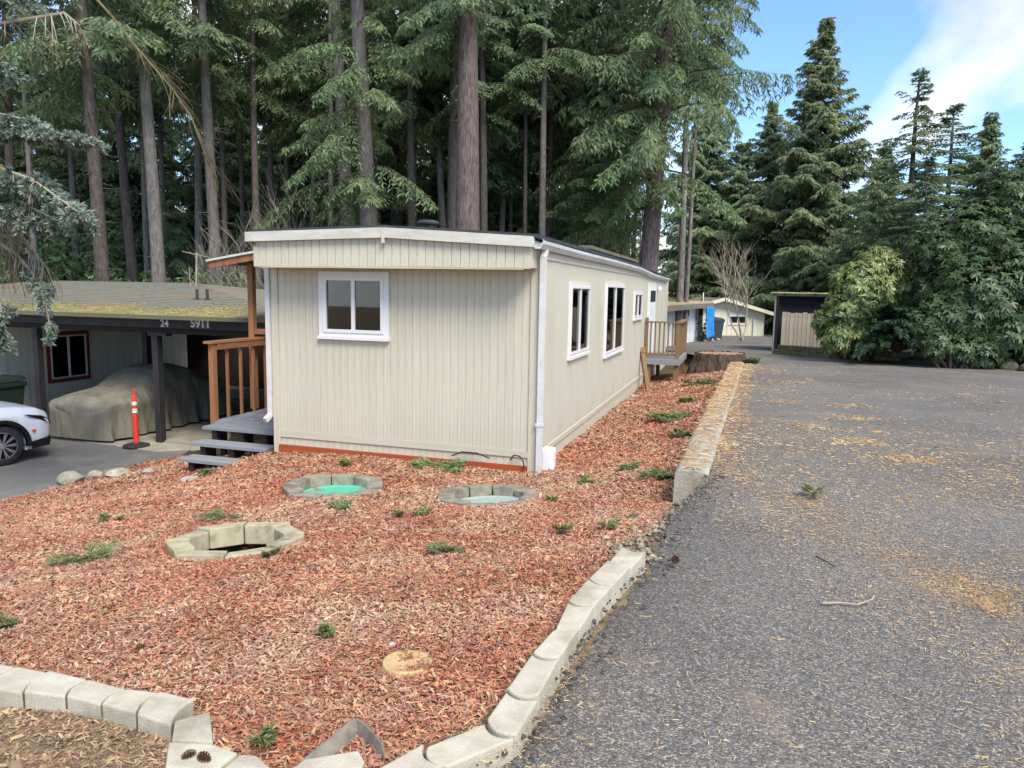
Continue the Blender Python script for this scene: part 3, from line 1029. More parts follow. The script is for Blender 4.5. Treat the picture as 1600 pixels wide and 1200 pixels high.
M('eave_cream', srgb(206, 203, 192), srgb(188, 184, 168), scale=5, rough=.55, stretch=(.6, 2, 2))
b.build('eave_band', 'eave_cream', home)
MB().box(XP - .018, XP + .018, Y0_ - .045, Y0_ - .0, ZP - bh - .07, ZP + .0).build('band_joint', 'cream_board', home)
# side wall panels
sidew = MB().box(-.03, -.004, .03, LEN - .02, ZSK, ZE - .02).build('side_wall', 'cream', home)
npan = 14
for k in range(npan):
    y0 = .05 + k * (LEN - .1) / npan
    y1 = y0 + (LEN - .1) / npan - .006
    slab('siding_panel', 'cream', sidew, -.02, .006, y0, y1, ZSK + .06, ZE - .06)
slab('skirt_rail', 'cream', home, -.01, .026, .0, LEN, ZSK - .03, ZSK + .04)
slab('side_skirt', 'cream', home, -.03, .004, .02, LEN, -.5, ZSK - .02)
slab('frieze', 'cream', home, -.01, .022, .1, LEN, ZE - .21, ZE - .12)
# gutter with sag
gp = [hs(842, 377, .06), hs(900, 393, .06), hs(960, 408, .06), hs(1000, 419.5, .06), hs(1020, 429, .06), hs(1044, 436, .06)]
gp = [Vector((.06, max(-FO + .1, gp[0].y - .45), gp[0].z + .01))] + gp
b = MB()
prof = [(-.06, .0), (-.06, -.085), (.02, -.085), (.045, -.05), (.06, -.03), (.062, .012), (.05, .012), (.045, -.02), (-.045, -.07), (-.05, 0)]
k = len(prof)
vs_ = [(.06 + a, p.y, p.z + h) for p in gp for a, h in prof]
b.add(vs_, [(i * k + j, i * k + (j + 1) % k, (i + 1) * k + (j + 1) % k, (i + 1) * k + j) for i in range(len(gp) - 1) for j in range(k)] + [tuple(range(k)), tuple((len(gp) - 1) * k + j for j in range(k - 1, -1, -1))])
b.build('gutter', 'gutter_white', home, fix=True)
# raised roof-over edge and vent
ra, rb_ = hs(914, 384, -.25), hs(990, 407, -.25)
b = MB().beam((-.25, ra.y, ra.z - .02), (-.25, rb_.y, rb_.z - .02), .22, .06)
b.build('roof_patch', 'far_roof', home)
v0 = hf(669, 350, 1.6)
b = MB().box(v0.x - .11, v0.x + .11, 1.5, 1.7, v0.z - .2, v0.z)
b.build('vent_neck', 'metal_pipe', home)
b = MB().lathe([(.15, -.02), (.18, .0), (.17, .035), (.11, .055), (.001, .06)], n=20, c=(v0.x, 1.6, v0.z))
b.build('roof_vent', 'roof_black', home, smooth=True)
# downspouts
zt = hs(842, 385, .05).z
b = MB().beam((.055, -.05, -.02), (.055, -.05, zt - .12), .075, .055, up=(0, 1, 0))
b.beam((.055, -.05, zt - .13), (.06, .02, zt - .03), .075, .055, up=(0, 1, 0))
b.build('downspout', 'white_trim', home)
slab('downspout_bracket', 'white_trim', home, -.0, .1, -.085, -.015, .62, .66)
ld = hf(422, 424)
b = MB().beam((-W - .05, -.02, .47), (-W - .05, -.02, ZE - .15), .07, .055, up=(0, 1, 0))
b.beam((-W - .05, -.03, .49), (-W - .06, -.14, .43), .07, .055, up=(1, 0, 0))
b.build('downspout', 'white_trim', home)
# white drain box at the corner
pb = MB().box(.03, .2, .1, .3, -.05, .3)
pb.build('drain_box', 'plastic_white', home, bevel=.04)

def window(parent, axis, u0, u1, z0, z1, trim=.09, left_open=True, depth=.0, name='window', tm='vinyl', blind=True, rail=.045, room=True, outer_mat=None, blind_mat='blind'):
    """sliding window; axis 'x': in plane facing -Y, axis 'y': plane facing +X.  thing > window > frame, panes, blind"""
    def bx(b, a0, a1, d0, d1, h0, h1):   # d: outward distance
        if axis == 'x': b.box(a0, a1, -d1, -d0, h0, h1)
        else: b.box(d0, d1, a0, a1, h0, h1)
    b = MB()
    for a in ((u0, u1, z1 - trim, z1), (u0, u1, z0, z0 + trim), (u0, u0 + trim, z0 + trim, z1 - trim), (u1 - trim, u1, z0 + trim, z1 - trim)):
        bx(b, a[0], a[1], .0, .032, a[2], a[3])
    w = b.build(name, outer_mat or tm, parent)
    i0, i1, j0, j1 = u0 + trim, u1 - trim, z0 + trim, z1 - trim
    b = MB()
    for a in ((i0, i1, j1 - rail, j1), (i0, i1, j0, j0 + rail), (i0, i0 + rail, j0 + rail, j1 - rail), (i1 - rail, i1, j0 + rail, j1 - rail)):
        bx(b, a[0], a[1], -.03, .045, a[2], a[3])
    um = (i0 + i1) / 2
    bx(b, um - rail * .6, um + rail * .6, -.02, .04, j0 + rail, j1 - rail)
    b.build('sash_frame', tm, w)
    for q, (a0, a1) in enumerate(((i0 + rail, um - rail * .6), (um + rail * .6, i1 - rail))):
        b = MB()
        bx(b, a0, a1, .008 + q * .01, .012 + q * .01, j0 + rail, j1 - rail)
        b.build('pane', 'glass', w)
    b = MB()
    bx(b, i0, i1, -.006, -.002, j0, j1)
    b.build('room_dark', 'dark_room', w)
    if blind:
        nsl = max(8, int((j1 - j0 - 2 * rail) / .035))
        b = MB()
        for q in range(nsl):
            h = j0 + rail + (j1 - j0 - 2 * rail) * (q + .5) / nsl
            bx(b, i0 + rail + .01, i1 - rail - .01, -.0015, .004, h - .0085, h + .0085)
        bl = b.build('blind', blind_mat, w)
    return w

M('blind_dark', srgb(58, 60, 66), rough=.6)
w = window(home, 'x', WX0, WX1, WZ0, WZ1, trim=.075, blind_mat='blind_dark')
MB().box(WX0 - .01, WX1 + .01, -.065, -.0, WZ0 - .02, WZ0 + .025).build('sill', 'vinyl', w)
for (xa, ta, xb_, bb) in ((889, 441, 917, 550), (945.5, 441, 971, 546), (990, 455, 1001, 497)):
    p0, p1 = hs(xa, ta), hs(xb_, bb)
    z1_ = hs(xa, ta).z
    z0_ = p1.z
    w = window(home, 'y', p0.y, p1.y, z0_, z1_, trim=.055, blind_mat='blind', rail=.032)
    MB().box(0, .06, p0.y - .01, p1.y + .01, z0_ - .02, z0_ + .02).build('sill', 'vinyl', w)
# side door behind the deck
d0, d1 = hs(1013, 442), hs(1024, 442)
dz = .62
door = MB().box(.0, .035, d0.y, d1.y, dz, d0.z).build('door', 'vinyl', home)
MB().box(.03, .05, d0.y + .12, d1.y - .12, dz + .1, d0.z - .12).build('door_panel', 'far_white', door)
MB().box(.05, .06, d0.y + .2, d1.y - .3, d0.z - .5, d0.z - .2).build('door_window', 'dark_room', door)
lp = hs(1026, 449)
MB().lathe([(.001, .14), (.05, .12), (.06, .03), (.045, 0)], n=12, c=(.08, lp.y + .1, lp.z - .1)).build('porch_lamp', 'plastic_white', home)

# black cable looping out of the front skirt
cpts = [hf(706, 712, -.06), hf(722, 706, -.08), hf(745, 708, -.09), hf(765, 716, -.1)]
cb = thing('cable', 'thin black cable looping from the foot of the cream front wall', 'cable', HM @ cpts[0], ROTZ)
MB().tube([p - cpts[0] for p in cpts], .009, 6).build('cable_run', 'cable', cb)
cpts = [hf(797, 719, -.06), hf(803, 711, -.08), hf(812, 713, -.09), hf(818, 722, -.09), hf(819, 734, -.09)]
cb = thing('cable', 'short black cable bent like a hook beside the white corner downspout', 'cable', HM @ cpts[0], ROTZ)
MB().tube([p - cpts[0] for p in cpts], .009, 6).build('cable_run', 'cable', cb)

# ------------------------------------------------------------ entry porch on the left
DF = hf(380, 660, .75).z                                # deck floor height
PX0 = hf(336, 662, .75).x                               # left edge of the deck
PX1 = -W - .02
PY0, PY1 = .75, 4.0
porch = thing('entry_porch', 'cedar entry porch with railing and small roof on the left of the home', 'porch', HM @ Vector((PX0, PY0, 0)), ROTZ)
po = Vector((PX0, PY0, 0))
nd = 6
for k in range(nd):
    x0 = PX0 + k * (PX1 - PX0) / nd
    slab('deck_board', 'grey_tread', porch, x0 + .004 - po.x, x0 + (PX1 - PX0) / nd - .004 - po.x, 0, PY1 - po.y, DF - .035, DF)
slab('rim_joist', 'grey_tread', porch, 0, PX1 - po.x, -.045, -.003, DF - .15, DF - .005)
slab('side_joist', 'wood_and_shade', porch, .0, .04, .0, PY1 - po.y, DF - .2, DF - .04)
for x_ in (.08, PX1 - po.x - .1):
    for y_ in (.1, 1.6, 3.0):
        slab('footing_post', 'wood_and_shade', porch, x_ - .04, x_ + .04, y_ - .04, y_ + .04, -.6, DF - .05)
rt = hf(326, 536, .8).z
slab('newel_post', 'cedar', porch, -.045, .045, -.05, .04, DF - .2, rt)
for k in range(1, 9):
    y_ = k * .34
    slab('baluster', 'cedar', porch, -.02, .02, y_ - .02, y_ + .02, DF + .0, rt)
slab('rail_cap', 'cedar', porch, -.08, .07, -.12, PY1 - po.y, rt + .001, rt + .04)
slab('rail_board', 'cedar', porch, .025, .06, .05, PY1 - po.y, rt - .1, rt - .005)
ppx = hf(394, 480, 2.0)
prz = hf(394, 414, 2.0).z
slab('roof_post', 'cedar', porch, ppx.x - po.x - .05, ppx.x - po.x + .05, 1.2, 1.3, DF, prz + .03)
slab('cross_rail', 'cedar', porch, ppx.x - po.x - .02, PX1 - po.x, 1.21, 1.29, rt - .03 + .12, rt + .18)
# porch roof
rl, rh = hf(330, 409, 1.4), hf(400, 396, 1.4)
sl = (rh.z - rl.z) / (rh.x - rl.x)
x0, x1 = rl.x, PX1 + .1
za, zb_ = rl.z, rl.z + sl * (x1 - x0)
b = MB()
def slope(b, x0, x1, za, zb_, y0, y1, t0, t1):
    b.add([(x0 - po.x, y0, za + t0), (x1 - po.x, y0, zb_ + t0), (x1 - po.x, y1, zb_ + t0), (x0 - po.x, y1, za + t0),
           (x0 - po.x, y0, za + t1), (x1 - po.x, y0, zb_ + t1), (x1 - po.x, y1, zb_ + t1), (x0 - po.x, y1, za + t1)],
          [(0, 3, 2, 1), (4, 5, 6, 7), (0, 1, 5, 4), (1, 2, 6, 5), (2, 3, 7, 6), (3, 0, 4, 7)])
slope(b, x0 - .05, x1, za, zb_, .58, 3.4, .0, .035)
b.build('porch_roof', 'white_trim', porch)
b = MB()
slope(b, x0 - .02, x1, za, zb_, .61, .65, -.11, -.003)
b.build('rake_board', 'cedar', porch)
b = MB()
slope(b, x0 - .02, x1, za, zb_, .67, 3.3, -.03, -.004)
b.build('roof_deck', 'wood_and_shade', porch)
slab('eave_beam', 'cedar', porch, ppx.x - po.x - .05, ppx.x - po.x + .05, .68, 3.3, prz + .03, prz + .15)
b = MB().beam((x0 + .0 - po.x, .9, za - .02), (x0 + .3 - po.x, .9, za + .0), .09, .1)
b.build('bracket', 'white_trim', porch)

# steps (three open treads)
st = thing('front_steps', 'three weathered grey wooden steps leading up to the entry porch', 'steps', HM @ Vector((PX0, .3, -.15)), ROTZ)
so = Vector((PX0, .3, -.15))
tr = [((316, 656), (427, 680)), ((297, 688), (415, 706)), ((279, 712), (391, 731))]
ys = [(.42, .74), (.08, .4), (-.26, .06)]
zt_ = []
for k, (y0, y1) in enumerate(ys):
    (xa, yy0), (xc, yy1) = tr[k]
    zc = hf((xa + xc) / 2, yy1 - 9, y0).z
    xl = hf(xa, yy1 - 8, y0).x
    xrr = hf(xc, yy1 - 5, y0).x
    xrr = min(xrr, -W - .06)
    zt_.append(zc)
    half = (y1 - y0) / 2
    slab('tread', 'grey_tread', st, xl - so.x, xrr - so.x, y0 - so.y, y0 + half - .004 - so.y, zc - .045 - so.z, zc - so.z)
    slab('tread', 'grey_tread', st, xl - so.x + .004, xrr - so.x - .004, y0 + half + .004 - so.y, y1 - so.y, zc - .045 - so.z, zc - so.z)
    for f in (.14, .52, .84):
        xm = xl + (xrr - xl) * f
        slab('riser_block', 'wood_and_shade', st, xm - .045 - so.x, xm + .045 - so.x, y0 + .05 - so.y, y1 - .02 - so.y, zc - .045 - .22 - so.z, zc - .046 - so.z)

# small side deck with railing on the long side
dk = hs(1003, 566)
dy0, dfz = dk.y + .2, hs(1003, 560).z
dkw = hf(1062, 566, dy0).x
dk_len = 2.4
sdeck = thing('side_deck', 'small raised deck with brown railing on the long side of the home', 'deck', HM @ Vector((0, dy0, 0)), ROTZ)
nbd = 7
for k in range(nbd):
    slab('deck_board', 'grey_tread', sdeck, .02, dkw, k * dk_len / nbd + .004, (k + 1) * dk_len / nbd - .004, dfz - .035, dfz)
slab('rim_joist', 'grey_tread', sdeck, .02, dkw, -.045, -.002, dfz - .16, dfz + .0)
slab('rim_joist', 'grey_tread', sdeck, dkw - .04, dkw + .002, 0, dk_len, dfz - .16, dfz - .04)
for x_, y_ in ((.15, .08), (dkw - .1, .08), (.15, dk_len - .1), (dkw - .1, dk_len - .1)):
    slab('footing_post', 'old_wood', sdeck, x_ - .05, x_ + .05, y_ - .05, y_ + .05, -.5, dfz - .04)
rz = hf(1035, 506, dy0).z
slab('newel_post', 'old_wood', sdeck, dkw - .13, dkw - .03, .0, .09, dfz, rz + .02)
slab('newel_post', 'old_wood', sdeck, .03, .1, .0, .09, dfz, rz + .15)
slab('rail_cap', 'old_wood', sdeck, .02, dkw, -.02, .1, rz + .021, rz + .06)
slab('bottom_rail', 'old_wood', sdeck, .1, dkw - .13, .02, .07, dfz + .06, dfz + .13)
for k in range(6):
    x_ = .17 + k * (dkw - .36) / 5.2
    slab('baluster', 'old_wood', sdeck, x_ - .018, x_ + .018, .025, .065, dfz + .13, rz + .02)
slab('newel_post', 'old_wood', sdeck, dkw - .13, dkw - .03, dk_len - .09, dk_len, dfz, rz + .02)
slab('rail_cap', 'old_wood', sdeck, dkw - .14, dkw + .01, .1, dk_len, rz + .021, rz + .06)
for k in range(1, 9):
    y_ = .09 + k * (dk_len - .2) / 9
    slab('baluster', 'old_wood', sdeck, dkw - .1, dkw - .06, y_ - .018, y_ + .018, dfz + .0, rz + .02)
# steps at deck back hidden; leaning timber and plank, white stone
lt0, lt1 = hf(1003, 548, dy0 - .6), hf(1013, 612, dy0 - 1.1)
tb = thing('leaning_timber', 'old brown timber leaning against the home beside the side deck', 'timber', HM @ lt1, ROTZ)
MB().beam((0, 0, -.03), lt0 - lt1, .1, .1).build('timber_beam', 'old_wood', tb)
MB().beam((lt0 - lt1) * .93, (lt0 - lt1) * 1.06, .13, .13).build('timber_cap', 'old_wood', tb)
pq = gpt(1008, 596)
pl = thing('plank', 'short pale plank on the ground under the side deck edge', 'plank', pq, ROTZ)
MB().box(-.3, .5, -.06, .06, .0, .04).build('plank_board', 'old_wood', pl)

# ------------------------------------------------------------ carport on the left
def cl(px, py, Y=0.0):
    q = onplane(px, py, CO + SD * Y, SD) - CO
    return Vector((q.dot(TD), q.dot(SD), q.z))
cp = thing('carport', 'long open carport with mossy shingle roof, dark posts and house numbers on its beam', 'carport', CO, ROTZ)
bt, bb = cl(300, 497).z, cl(300, 514).z
BX0, BX1 = cl(-260, 490).x, cl(485, 505).x
beam = MB().box(BX0, BX1, -.05, .0, bb, bt).build('front_beam', 'dark_paint', cp)
slab('header', 'wood_and_shade', cp, BX0, BX1, .03, .16, bb - .12, bb + .05)
for px in (57, 243):
    x_ = cl(px, 600).x
    slab('post', 'dark_paint', cp, x_ - .07, x_ + .07, .02, .16, .0, bb - .1)
x_ = cl(228, 600, 1.6).x
slab('post', 'dark_paint', cp, x_ - .07, x_ + .07, 1.6, 1.74, .0, bt + .1)
x_ = cl(243, 510).x
slab('knee_block', 'dark_paint', cp, x_ - .22, x_ + .26, .0, .17, bb - .17, bb - .101)
slab('post', 'dark_paint', cp, BX1 - .3, BX1 - .16, .02, .16, .0, bb - .1)
slab('floor_sill', 'concrete', cp, x_ + .1, BX1 - .3, .02, .12, .02, .08)
# numbers
def number(s, px, py, size, mat='number_white'):
    me = text_mesh(s, size)
    p = cl(px, py)
    o = link('number', me, mat, beam)
    o.rotation_euler = (math.pi / 2, 0, 0)
    o.location = (p.x, -.0545, p.z)
    return o
number('24', 260, 505.5, .20)
p = cl(318, 506)
MB().box(p.x - .19, p.x + .19, -.053, -.0495, p.z - .088, p.z + .088).build('number_plate', 'plate_grey', beam)
n = number('5911', 316, 506, .23)
n.location.y = -.057
p = cl(5, 497)
MB().box(p.x - .26, p.x + .19, -.053, -.0495, p.z - .08, p.z + .08).build('number_plate', 'plate_grey', beam)
n = number('607', 2, 497, .21)
n.location.y = -.057
# roof
RY_ = 5.6
rzv = cl(150, 441, RY_).z
RX1 = cl(308, 440, RY_).x
EX1 = BX1 + .1
M('shingle', srgb(128, 126, 112), srgb(106, 104, 94), scale=9, rough=.92, stretch=(.6, 3, 3), bump=.2, c3=srgb(150, 116, 80), s3=.5, lo3=.56, hi3=.72)
b = MB()
ez = bt + .02
ncourse = 22
for (ya, za, yb2, zb2) in ((-.3, ez, RY_, rzv), (RY_ * 2 + .3, ez, RY_, rzv)):
    for k in range(ncourse):
        t0, t1 = k / ncourse, (k + 1) / ncourse
        y0, y1 = ya + (yb2 - ya) * t0, ya + (yb2 - ya) * t1
        z0, z1 = za + (zb2 - za) * t0, za + (zb2 - za) * t1
        x0_, x1_ = BX0 - .2, (EX1 + (RX1 - EX1) * t0) if ya < RY_ else RX1
        x2_ = (EX1 + (RX1 - EX1) * t1) if ya < RY_ else RX1
        b.add([(x0_, y0, z0 + .025), (x1_, y0, z0 + .025), (x2_, y1, z1 + .01), (x0_, y1, z1 + .01), (x0_, y0, z0 - .03), (x1_, y0, z0 - .03), (x2_, y1, z1 - .045), (x0_, y1, z1 - .045)],
              [(0, 1, 2, 3), (7, 6, 5, 4), (0, 4, 5, 1), (1, 5, 6, 2)])
q0, q1, q2 = Vector((RX1, RY_, rzv)), Vector((EX1, -.3, ez)), Vector((EX1, RY_ * 2 + .3, ez))
dz_ = Vector((0, 0, .03))
b.add([q0 - dz_, q1 - dz_, q2 - dz_, q0 + dz_ * .3, q1 + dz_ * .3, q2 + dz_ * .3], [(0, 1, 2), (3, 5, 4), (0, 3, 4, 1), (1, 4, 5, 2), (2, 5, 3, 0)])
roof = b.build('roof', 'shingle', cp, fix=True)
slab('ridge_cap', 'shingle', cp, BX0 - .2, RX1, RY_ - .1, RY_ + .1, rzv + .0, rzv + .03)
slab('drip_edge', 'far_roof', cp, BX0 - .2, EX1, -.33, -.302, ez - .05, ez + .03)
# moss clumps along the eave
g = np.random.default_rng(4)
n = 26000
X = BX0 + (EX1 - BX0) * g.random(n)
t = np.abs(g.normal(0, .12, n)) * (.75 + .35 * np.sin(X * 2.1) * np.sin(X * .83 + 1))
keep = (g.random(n) < np.clip(.55 + .6 * np.sin(X * 1.3 + 1) * np.sin(X * .57), .12, 1)) & (t < .36)
X, t = X[keep], t[keep]
Y = -.3 + (RY_ + .3) * t
Z = ez + (rzv - ez) * t + .02
s = g.uniform(.012, .04, len(X))
hexa = np.array([(math.cos(a), math.sin(a), 0) for a in np.arange(6) * math.pi / 3] + [(0, 0, .55)])
V = np.stack([X, Y, Z], -1)[:, None, :] + hexa[None] * s[:, None, None]
tri = np.array([(i, (i + 1) % 6, 6) for i in range(6)])
Fm = (np.arange(len(X)) * 7)[:, None, None] + tri[None]
mo = link('moss', mesh_np('moss', V, Fm.reshape(-1, 3), True), 'moss', roof)
mo['kind'] = 'stuff'
for px, py in ((308, 460), (324, 466)):
    for Yq in (2.2,):
        p = cl(px, py, Yq)
        zz = ez + (rzv - ez) * ((Yq + .3) / (RY_ + .3))
        MB().tube([(p.x, Yq, zz - .02), (p.x, Yq, zz + .26)], .035, 8).tube([(p.x, Yq, zz), (p.x, Yq, zz + .04)], .09, 8).build('vent_pipe', 'metal_pipe', cp)
# rear and right walls inside the carport, interior shade put into their dark brown
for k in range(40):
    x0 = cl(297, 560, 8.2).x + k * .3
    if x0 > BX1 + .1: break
    slab('rear_board', 'wood_and_shade', cp, x0, x0 + .29, 8.2, 8.24, 0, bt - .02)
slab('side_wall', 'wood_and_shade', cp, BX1 - .16, BX1 - .1, .2, 8.2, 0, bt + .0)
slab('storage_wall', 'wood_and_shade', cp, cl(297, 560, 8.2).x - 3.2, cl(297, 560, 8.2).x, 8.25, 8.3, 0, bt + .6)

# neighbour home wall behind the carport, running back
NO = onz(60, 643, DRIVE_Z + .05)
def nl(px, py):
    q = onplane(px, py, NO, TD) - NO
    return Vector((0, q.dot(SD), q.z))
nh = thing('neighbour_home', 'weathered white sided home with red framed window behind the carport posts', 'house', NO, ROTZ)
y0, y1 = nl(-170, 660).y, nl(294, 590).y
ztop = 2.25
nw = MB().box(-4, -.03, y0, y1, -.1, ztop).build('wall', 'house_board', nh)
a, c = nl(70, 519), nl(141, 590)
nbw = .27
k = 0
y = y0
a0y, a1y, az0, az1 = a.y, c.y, nl(141, 590).z - .02, nl(70, 519).z
while y < y1 - .02:
    ye = min(y + nbw, y1)
    ym = (y + ye) / 2
    segs = [(-.06, ztop)] if not (a0y + .1 < ym < a1y - .1) else [(-.06, az0 + .08), (az1 - .08, ztop)]
    for s0, s1 in segs:
        slab('siding_board', 'house_board', nw, -.03, .0, y + .004, ye - .004, s0, s1)
    y = ye
slab('soffit', 'house_board', nh, -.1, .45, y0, y1, ztop, ztop + .06)
slab('foundation', 'wall_grey', nh, -3.9, -.05, y0 + .1, y1 - .05, -.35, -.08)
w = window(nh, 'y', a0y, a1y, az0, az1, trim=.1, outer_mat='red_trim', tm='vinyl', blind=False, rail=.04)
for o in w.children:
    if o.name.startswith('room_dark'):
        o.data.materials.clear()
        o.data.materials.append(MATS['curtain_dark'])

# ------------------------------------------------------------ covered car
def superloft(b, secs, nprof, closed=False):
    vs, fs = [], []
    for s in secs: vs += s
    n = nprof
    for i in range(len(secs) - 1):
        for j in range(n - 1):
            fs.append((i * n + j, i * n + j + 1, (i + 1) * n + j + 1, (i + 1) * n + j))
        if closed: fs.append((i * n + n - 1, i * n, (i + 1) * n, (i + 1) * n + n - 1))
    fs.append(tuple(range(n - 1, -1, -1)))
    fs.append(tuple((len(secs) - 1) * n + j for j in range(n)))
    b.add(vs, fs)
    return b
cc = onz(118, 689, DRIVE_Z + .02)
car = thing('covered_car', 'sedan under a drab olive fabric car cover in the carport', 'car', cc, ROTZ)
tops = [(0, .72, .70), (.06, .84, .78), (.2, .90, .83), (.6, .96, .86), (1.0, 1.0, .87), (1.35, 1.10, .87), (1.7, 1.28, .86), (2.0, 1.39, .85), (2.4, 1.44, .84), (2.9, 1.42, .84), (3.2, 1.34, .84), (3.6, 1.16, .85), (3.8, 1.08, .85), (4.3, 1.03, .83), (4.45, .95, .78), (4.55, .7, .70)]
secs = []
g = random.Random(3)
npf = 33
ycs = np.linspace(0, 4.55, 110)
for yc in ycs:
    ht = float(np.interp(yc, [a[0] for a in tops], [a[1] for a in tops]))
    hw = float(np.interp(yc, [a[0] for a in tops], [a[2] for a in tops]))
    belt = min(ht, .88 + .02 * math.sin(yc * 3))
    sec = []
    for j in range(npf):
        u = j / (npf - 1) * 2 - 1
        s_ = 1 if u >= 0 else -1
        au = abs(u)
        if au < .42:
            q = au / .42
            x_ = q * hw * (.68 if ht > 1.02 else .8)
            z_ = ht - .05 * q ** 3 - .02 * q * q
        elif au < .62:
            q = (au - .42) / .2
            xa = hw * (.68 if ht > 1.02 else .8)
            x_ = xa + (hw - xa) * math.sin(q * math.pi / 2) ** 1.1
            z0_ = ht - .07
            z_ = z0_ + (min(belt - .12, z0_ - .06) - z0_) * q ** 1.1
        else:
            q = (au - .62) / .38
            z0_ = min(belt - .12, ht - .13)
            z_ = z0_ * (1 - q) + .05 * q
            fold = .045 * math.sin(yc * 9 + 2 * math.sin(yc * 2.3)) + .025 * math.sin(yc * 17 + 1)
            x_ = hw + q * (.03 + fold * q * 1.6) - .05 * math.sin(q * math.pi) * .5
        front = .0
        fx = .035 * math.sin(x_ * s_ * 11 + 2) * max(0, 1 - yc * 3) * (1 if au > .4 else .4)
        sec.append((s_ * x_, yc + fx + (.12 * max(0, au - .35) if yc < .1 else 0) - (.05 * (1 - z_ / .75) if yc < .03 else 0), z_ + .006 * math.sin(x_ * 7 + yc * 5)))
    secs.append(sec)
b = superloft(MB(), secs, npf)
cov = b.build('car_cover', 'cover', car, smooth=True, fix=True)
sub = cov.modifiers.new('smooth', 'SUBSURF')
sub.levels = sub.render_levels = 1
car.scale = (1, .88, 1)
for x_, y_ in ((-.72, .85), (.72, .85), (-.72, 3.6), (.72, 3.6)):
    MB().lathe([(.22, -.1), (.3, -.09), (.315, 0), (.3, .09), (.22, .1)], n=20, axis='y', c=(0, 0, 0)).build('tyre', 'rubber', car)
    o = car.children[-1]
    o.rotation_euler = (0, 0, math.pi / 2)
    o.location = (x_, y_, .31)

# ------------------------------------------------------------ white suv nosing in from the left
SUV_R = math.radians(58)
so_ = onz(4, 698, DRIVE_Z + .36) - Matrix.Rotation(SUV_R, 3, 'Z') @ Vector((-.98, -.95, .36))
suv = thing('parked_suv', 'white sport utility vehicle with alloy wheels nosing in at the left edge', 'car', so_, SUV_R)
sec_def = [  # x back from nose, half width, z bottom, z top, shoulder z, roof half width
    (0.0, .58, .34, .70, .62, .5), (-.05, .72, .27, .80, .72, .62), (-.14, .84, .24, .90, .80, .72), (-.3, .92, .23, .98, .86, .78), (-.6, .955, .22, 1.03, .92, .80), (-1.2, .965, .22, 1.08, .97, .80),
    (-1.45, .97, .22, 1.12, 1.0, .76), (-2.25, .97, .22, 1.62, 1.02, .66), (-2.7, .97, .22, 1.68, 1.03, .66), (-3.9, .97, .22, 1.66, 1.03, .65), (-4.45, .95, .25, 1.50, 1.02, .63), (-4.75, .90, .32, 1.1, .98, .7), (-4.8, .8, .4, .95, .9, .6)]
secs = []
xs_ = sorted(set(list(np.linspace(-4.8, 0, 90))), reverse=True)
dx = [-a[0] for a in sec_def]
for x_ in xs_:
    v = [float(np.interp(-x_, dx, [a[i] for a in sec_def])) for i in range(1, 6)]
    hw, zb0, zt0, zs0, rw = v
    pr = []
    half = [(hw * .93, zb0), (hw * .985, zb0 + .12), (hw, zb0 + .3), (hw, (zb0 + zs0) / 2 + .1), (hw * .985, zs0 - .06), (hw * .95, zs0), (rw + (hw * .95 - rw) * .45, zs0 + (zt0 - zs0) * .45), (rw + .03, zt0 - .06 * min(1, (zt0 - zs0) * 4)), (rw - .08, zt0 - .012), (0, zt0)]
    pr = [(x_, -a, h) for a, h in half] + [(x_, a, h) for a, h in half[-2::-1]]
    secs.append(pr)
b = superloft(MB(), secs, len(secs[0]), True)
body = b.build('body', 'car_white', suv, smooth=True, fix=True)
cutb = MB()
for wx in (-.98, -3.72):
    cutb.lathe([(.001, -1.2), (.425, -1.2), (.425, 1.2), (.001, 1.2)], n=40, axis='y', c=(wx, 0, .36))
cut = cutb.build('cutter', 'car_black', suv, fix=True)
md = body.modifiers.new('arch', 'BOOLEAN')
md.operation = 'DIFFERENCE'
md.object = cut
bpy.context.view_layer.update()
dg = bpy.context.evaluated_depsgraph_get()
nm = bpy.data.meshes.new_from_object(body.evaluated_get(dg))
body.modifiers.clear()
body.data = nm
bpy.data.objects.remove(cut)
MB().box(-4.5, -.3, -.55, .55, .25, .9).build('underbody', 'car_black', suv)
for wx in (-.98, -3.72):
    for sy in (-1, 1):
        # black arch lip
        pr = []
        b = MB()
        na = 26
        for i in range(na + 1):
            a = math.radians(-8 + 196 * i / na)
            for rr, yy in ((.405, .90), (.475, .965), (.475, .985), (.405, .975)):
                pr.append((wx + rr * math.cos(a), sy * yy, .36 + rr * math.sin(a)))
        b.add(pr, [(i * 4 + j, i * 4 + (j + 1) % 4, (i + 1) * 4 + (j + 1) % 4, (i + 1) * 4 + j) for i in range(na) for j in range(4)])
        b.build('arch_trim', 'car_black', suv, fix=True)
        wh = MB().lathe([(.24, -.11), (.335, -.115), (.36, -.09), (.365, 0), (.36, .09), (.335, .115), (.245, .11), (.24, .09)], n=40, axis='y').build('wheel', 'rubber', suv, smooth=True)
        wh.location = (wx, sy * .84, .362)
        b = MB().lathe([(.25, .105), (.238, .112), (.225, .1), (.225, .0), (.001, .0)] if sy > 0 else [(.25, -.105), (.238, -.112), (.225, -.1), (.225, 0), (.001, 0)], n=40, axis='y')
        b.build('rim_barrel', 'car_black', wh, smooth=True)
        b = MB()
        for q in range(10):
            a = 2 * math.pi * q / 10
            for off in (-.055, .055):
                b.beam((.05 * math.cos(a), sy * .095, .05 * math.sin(a)), (.232 * math.cos(a + off * 1.4), sy * .1, .232 * math.sin(a + off * 1.4)), .016, .022, up=(0, 1, 0))
        b.lathe([(.001, sy * .115), (.05, sy * .11), (.06, sy * .09), (.06, sy * .05)], n=16, axis='y')
        b.lathe([(.228, sy * .09), (.243, sy * .116), (.252, sy * .108)], n=40, axis='y')
        b.build('rim', 'alloy', wh)
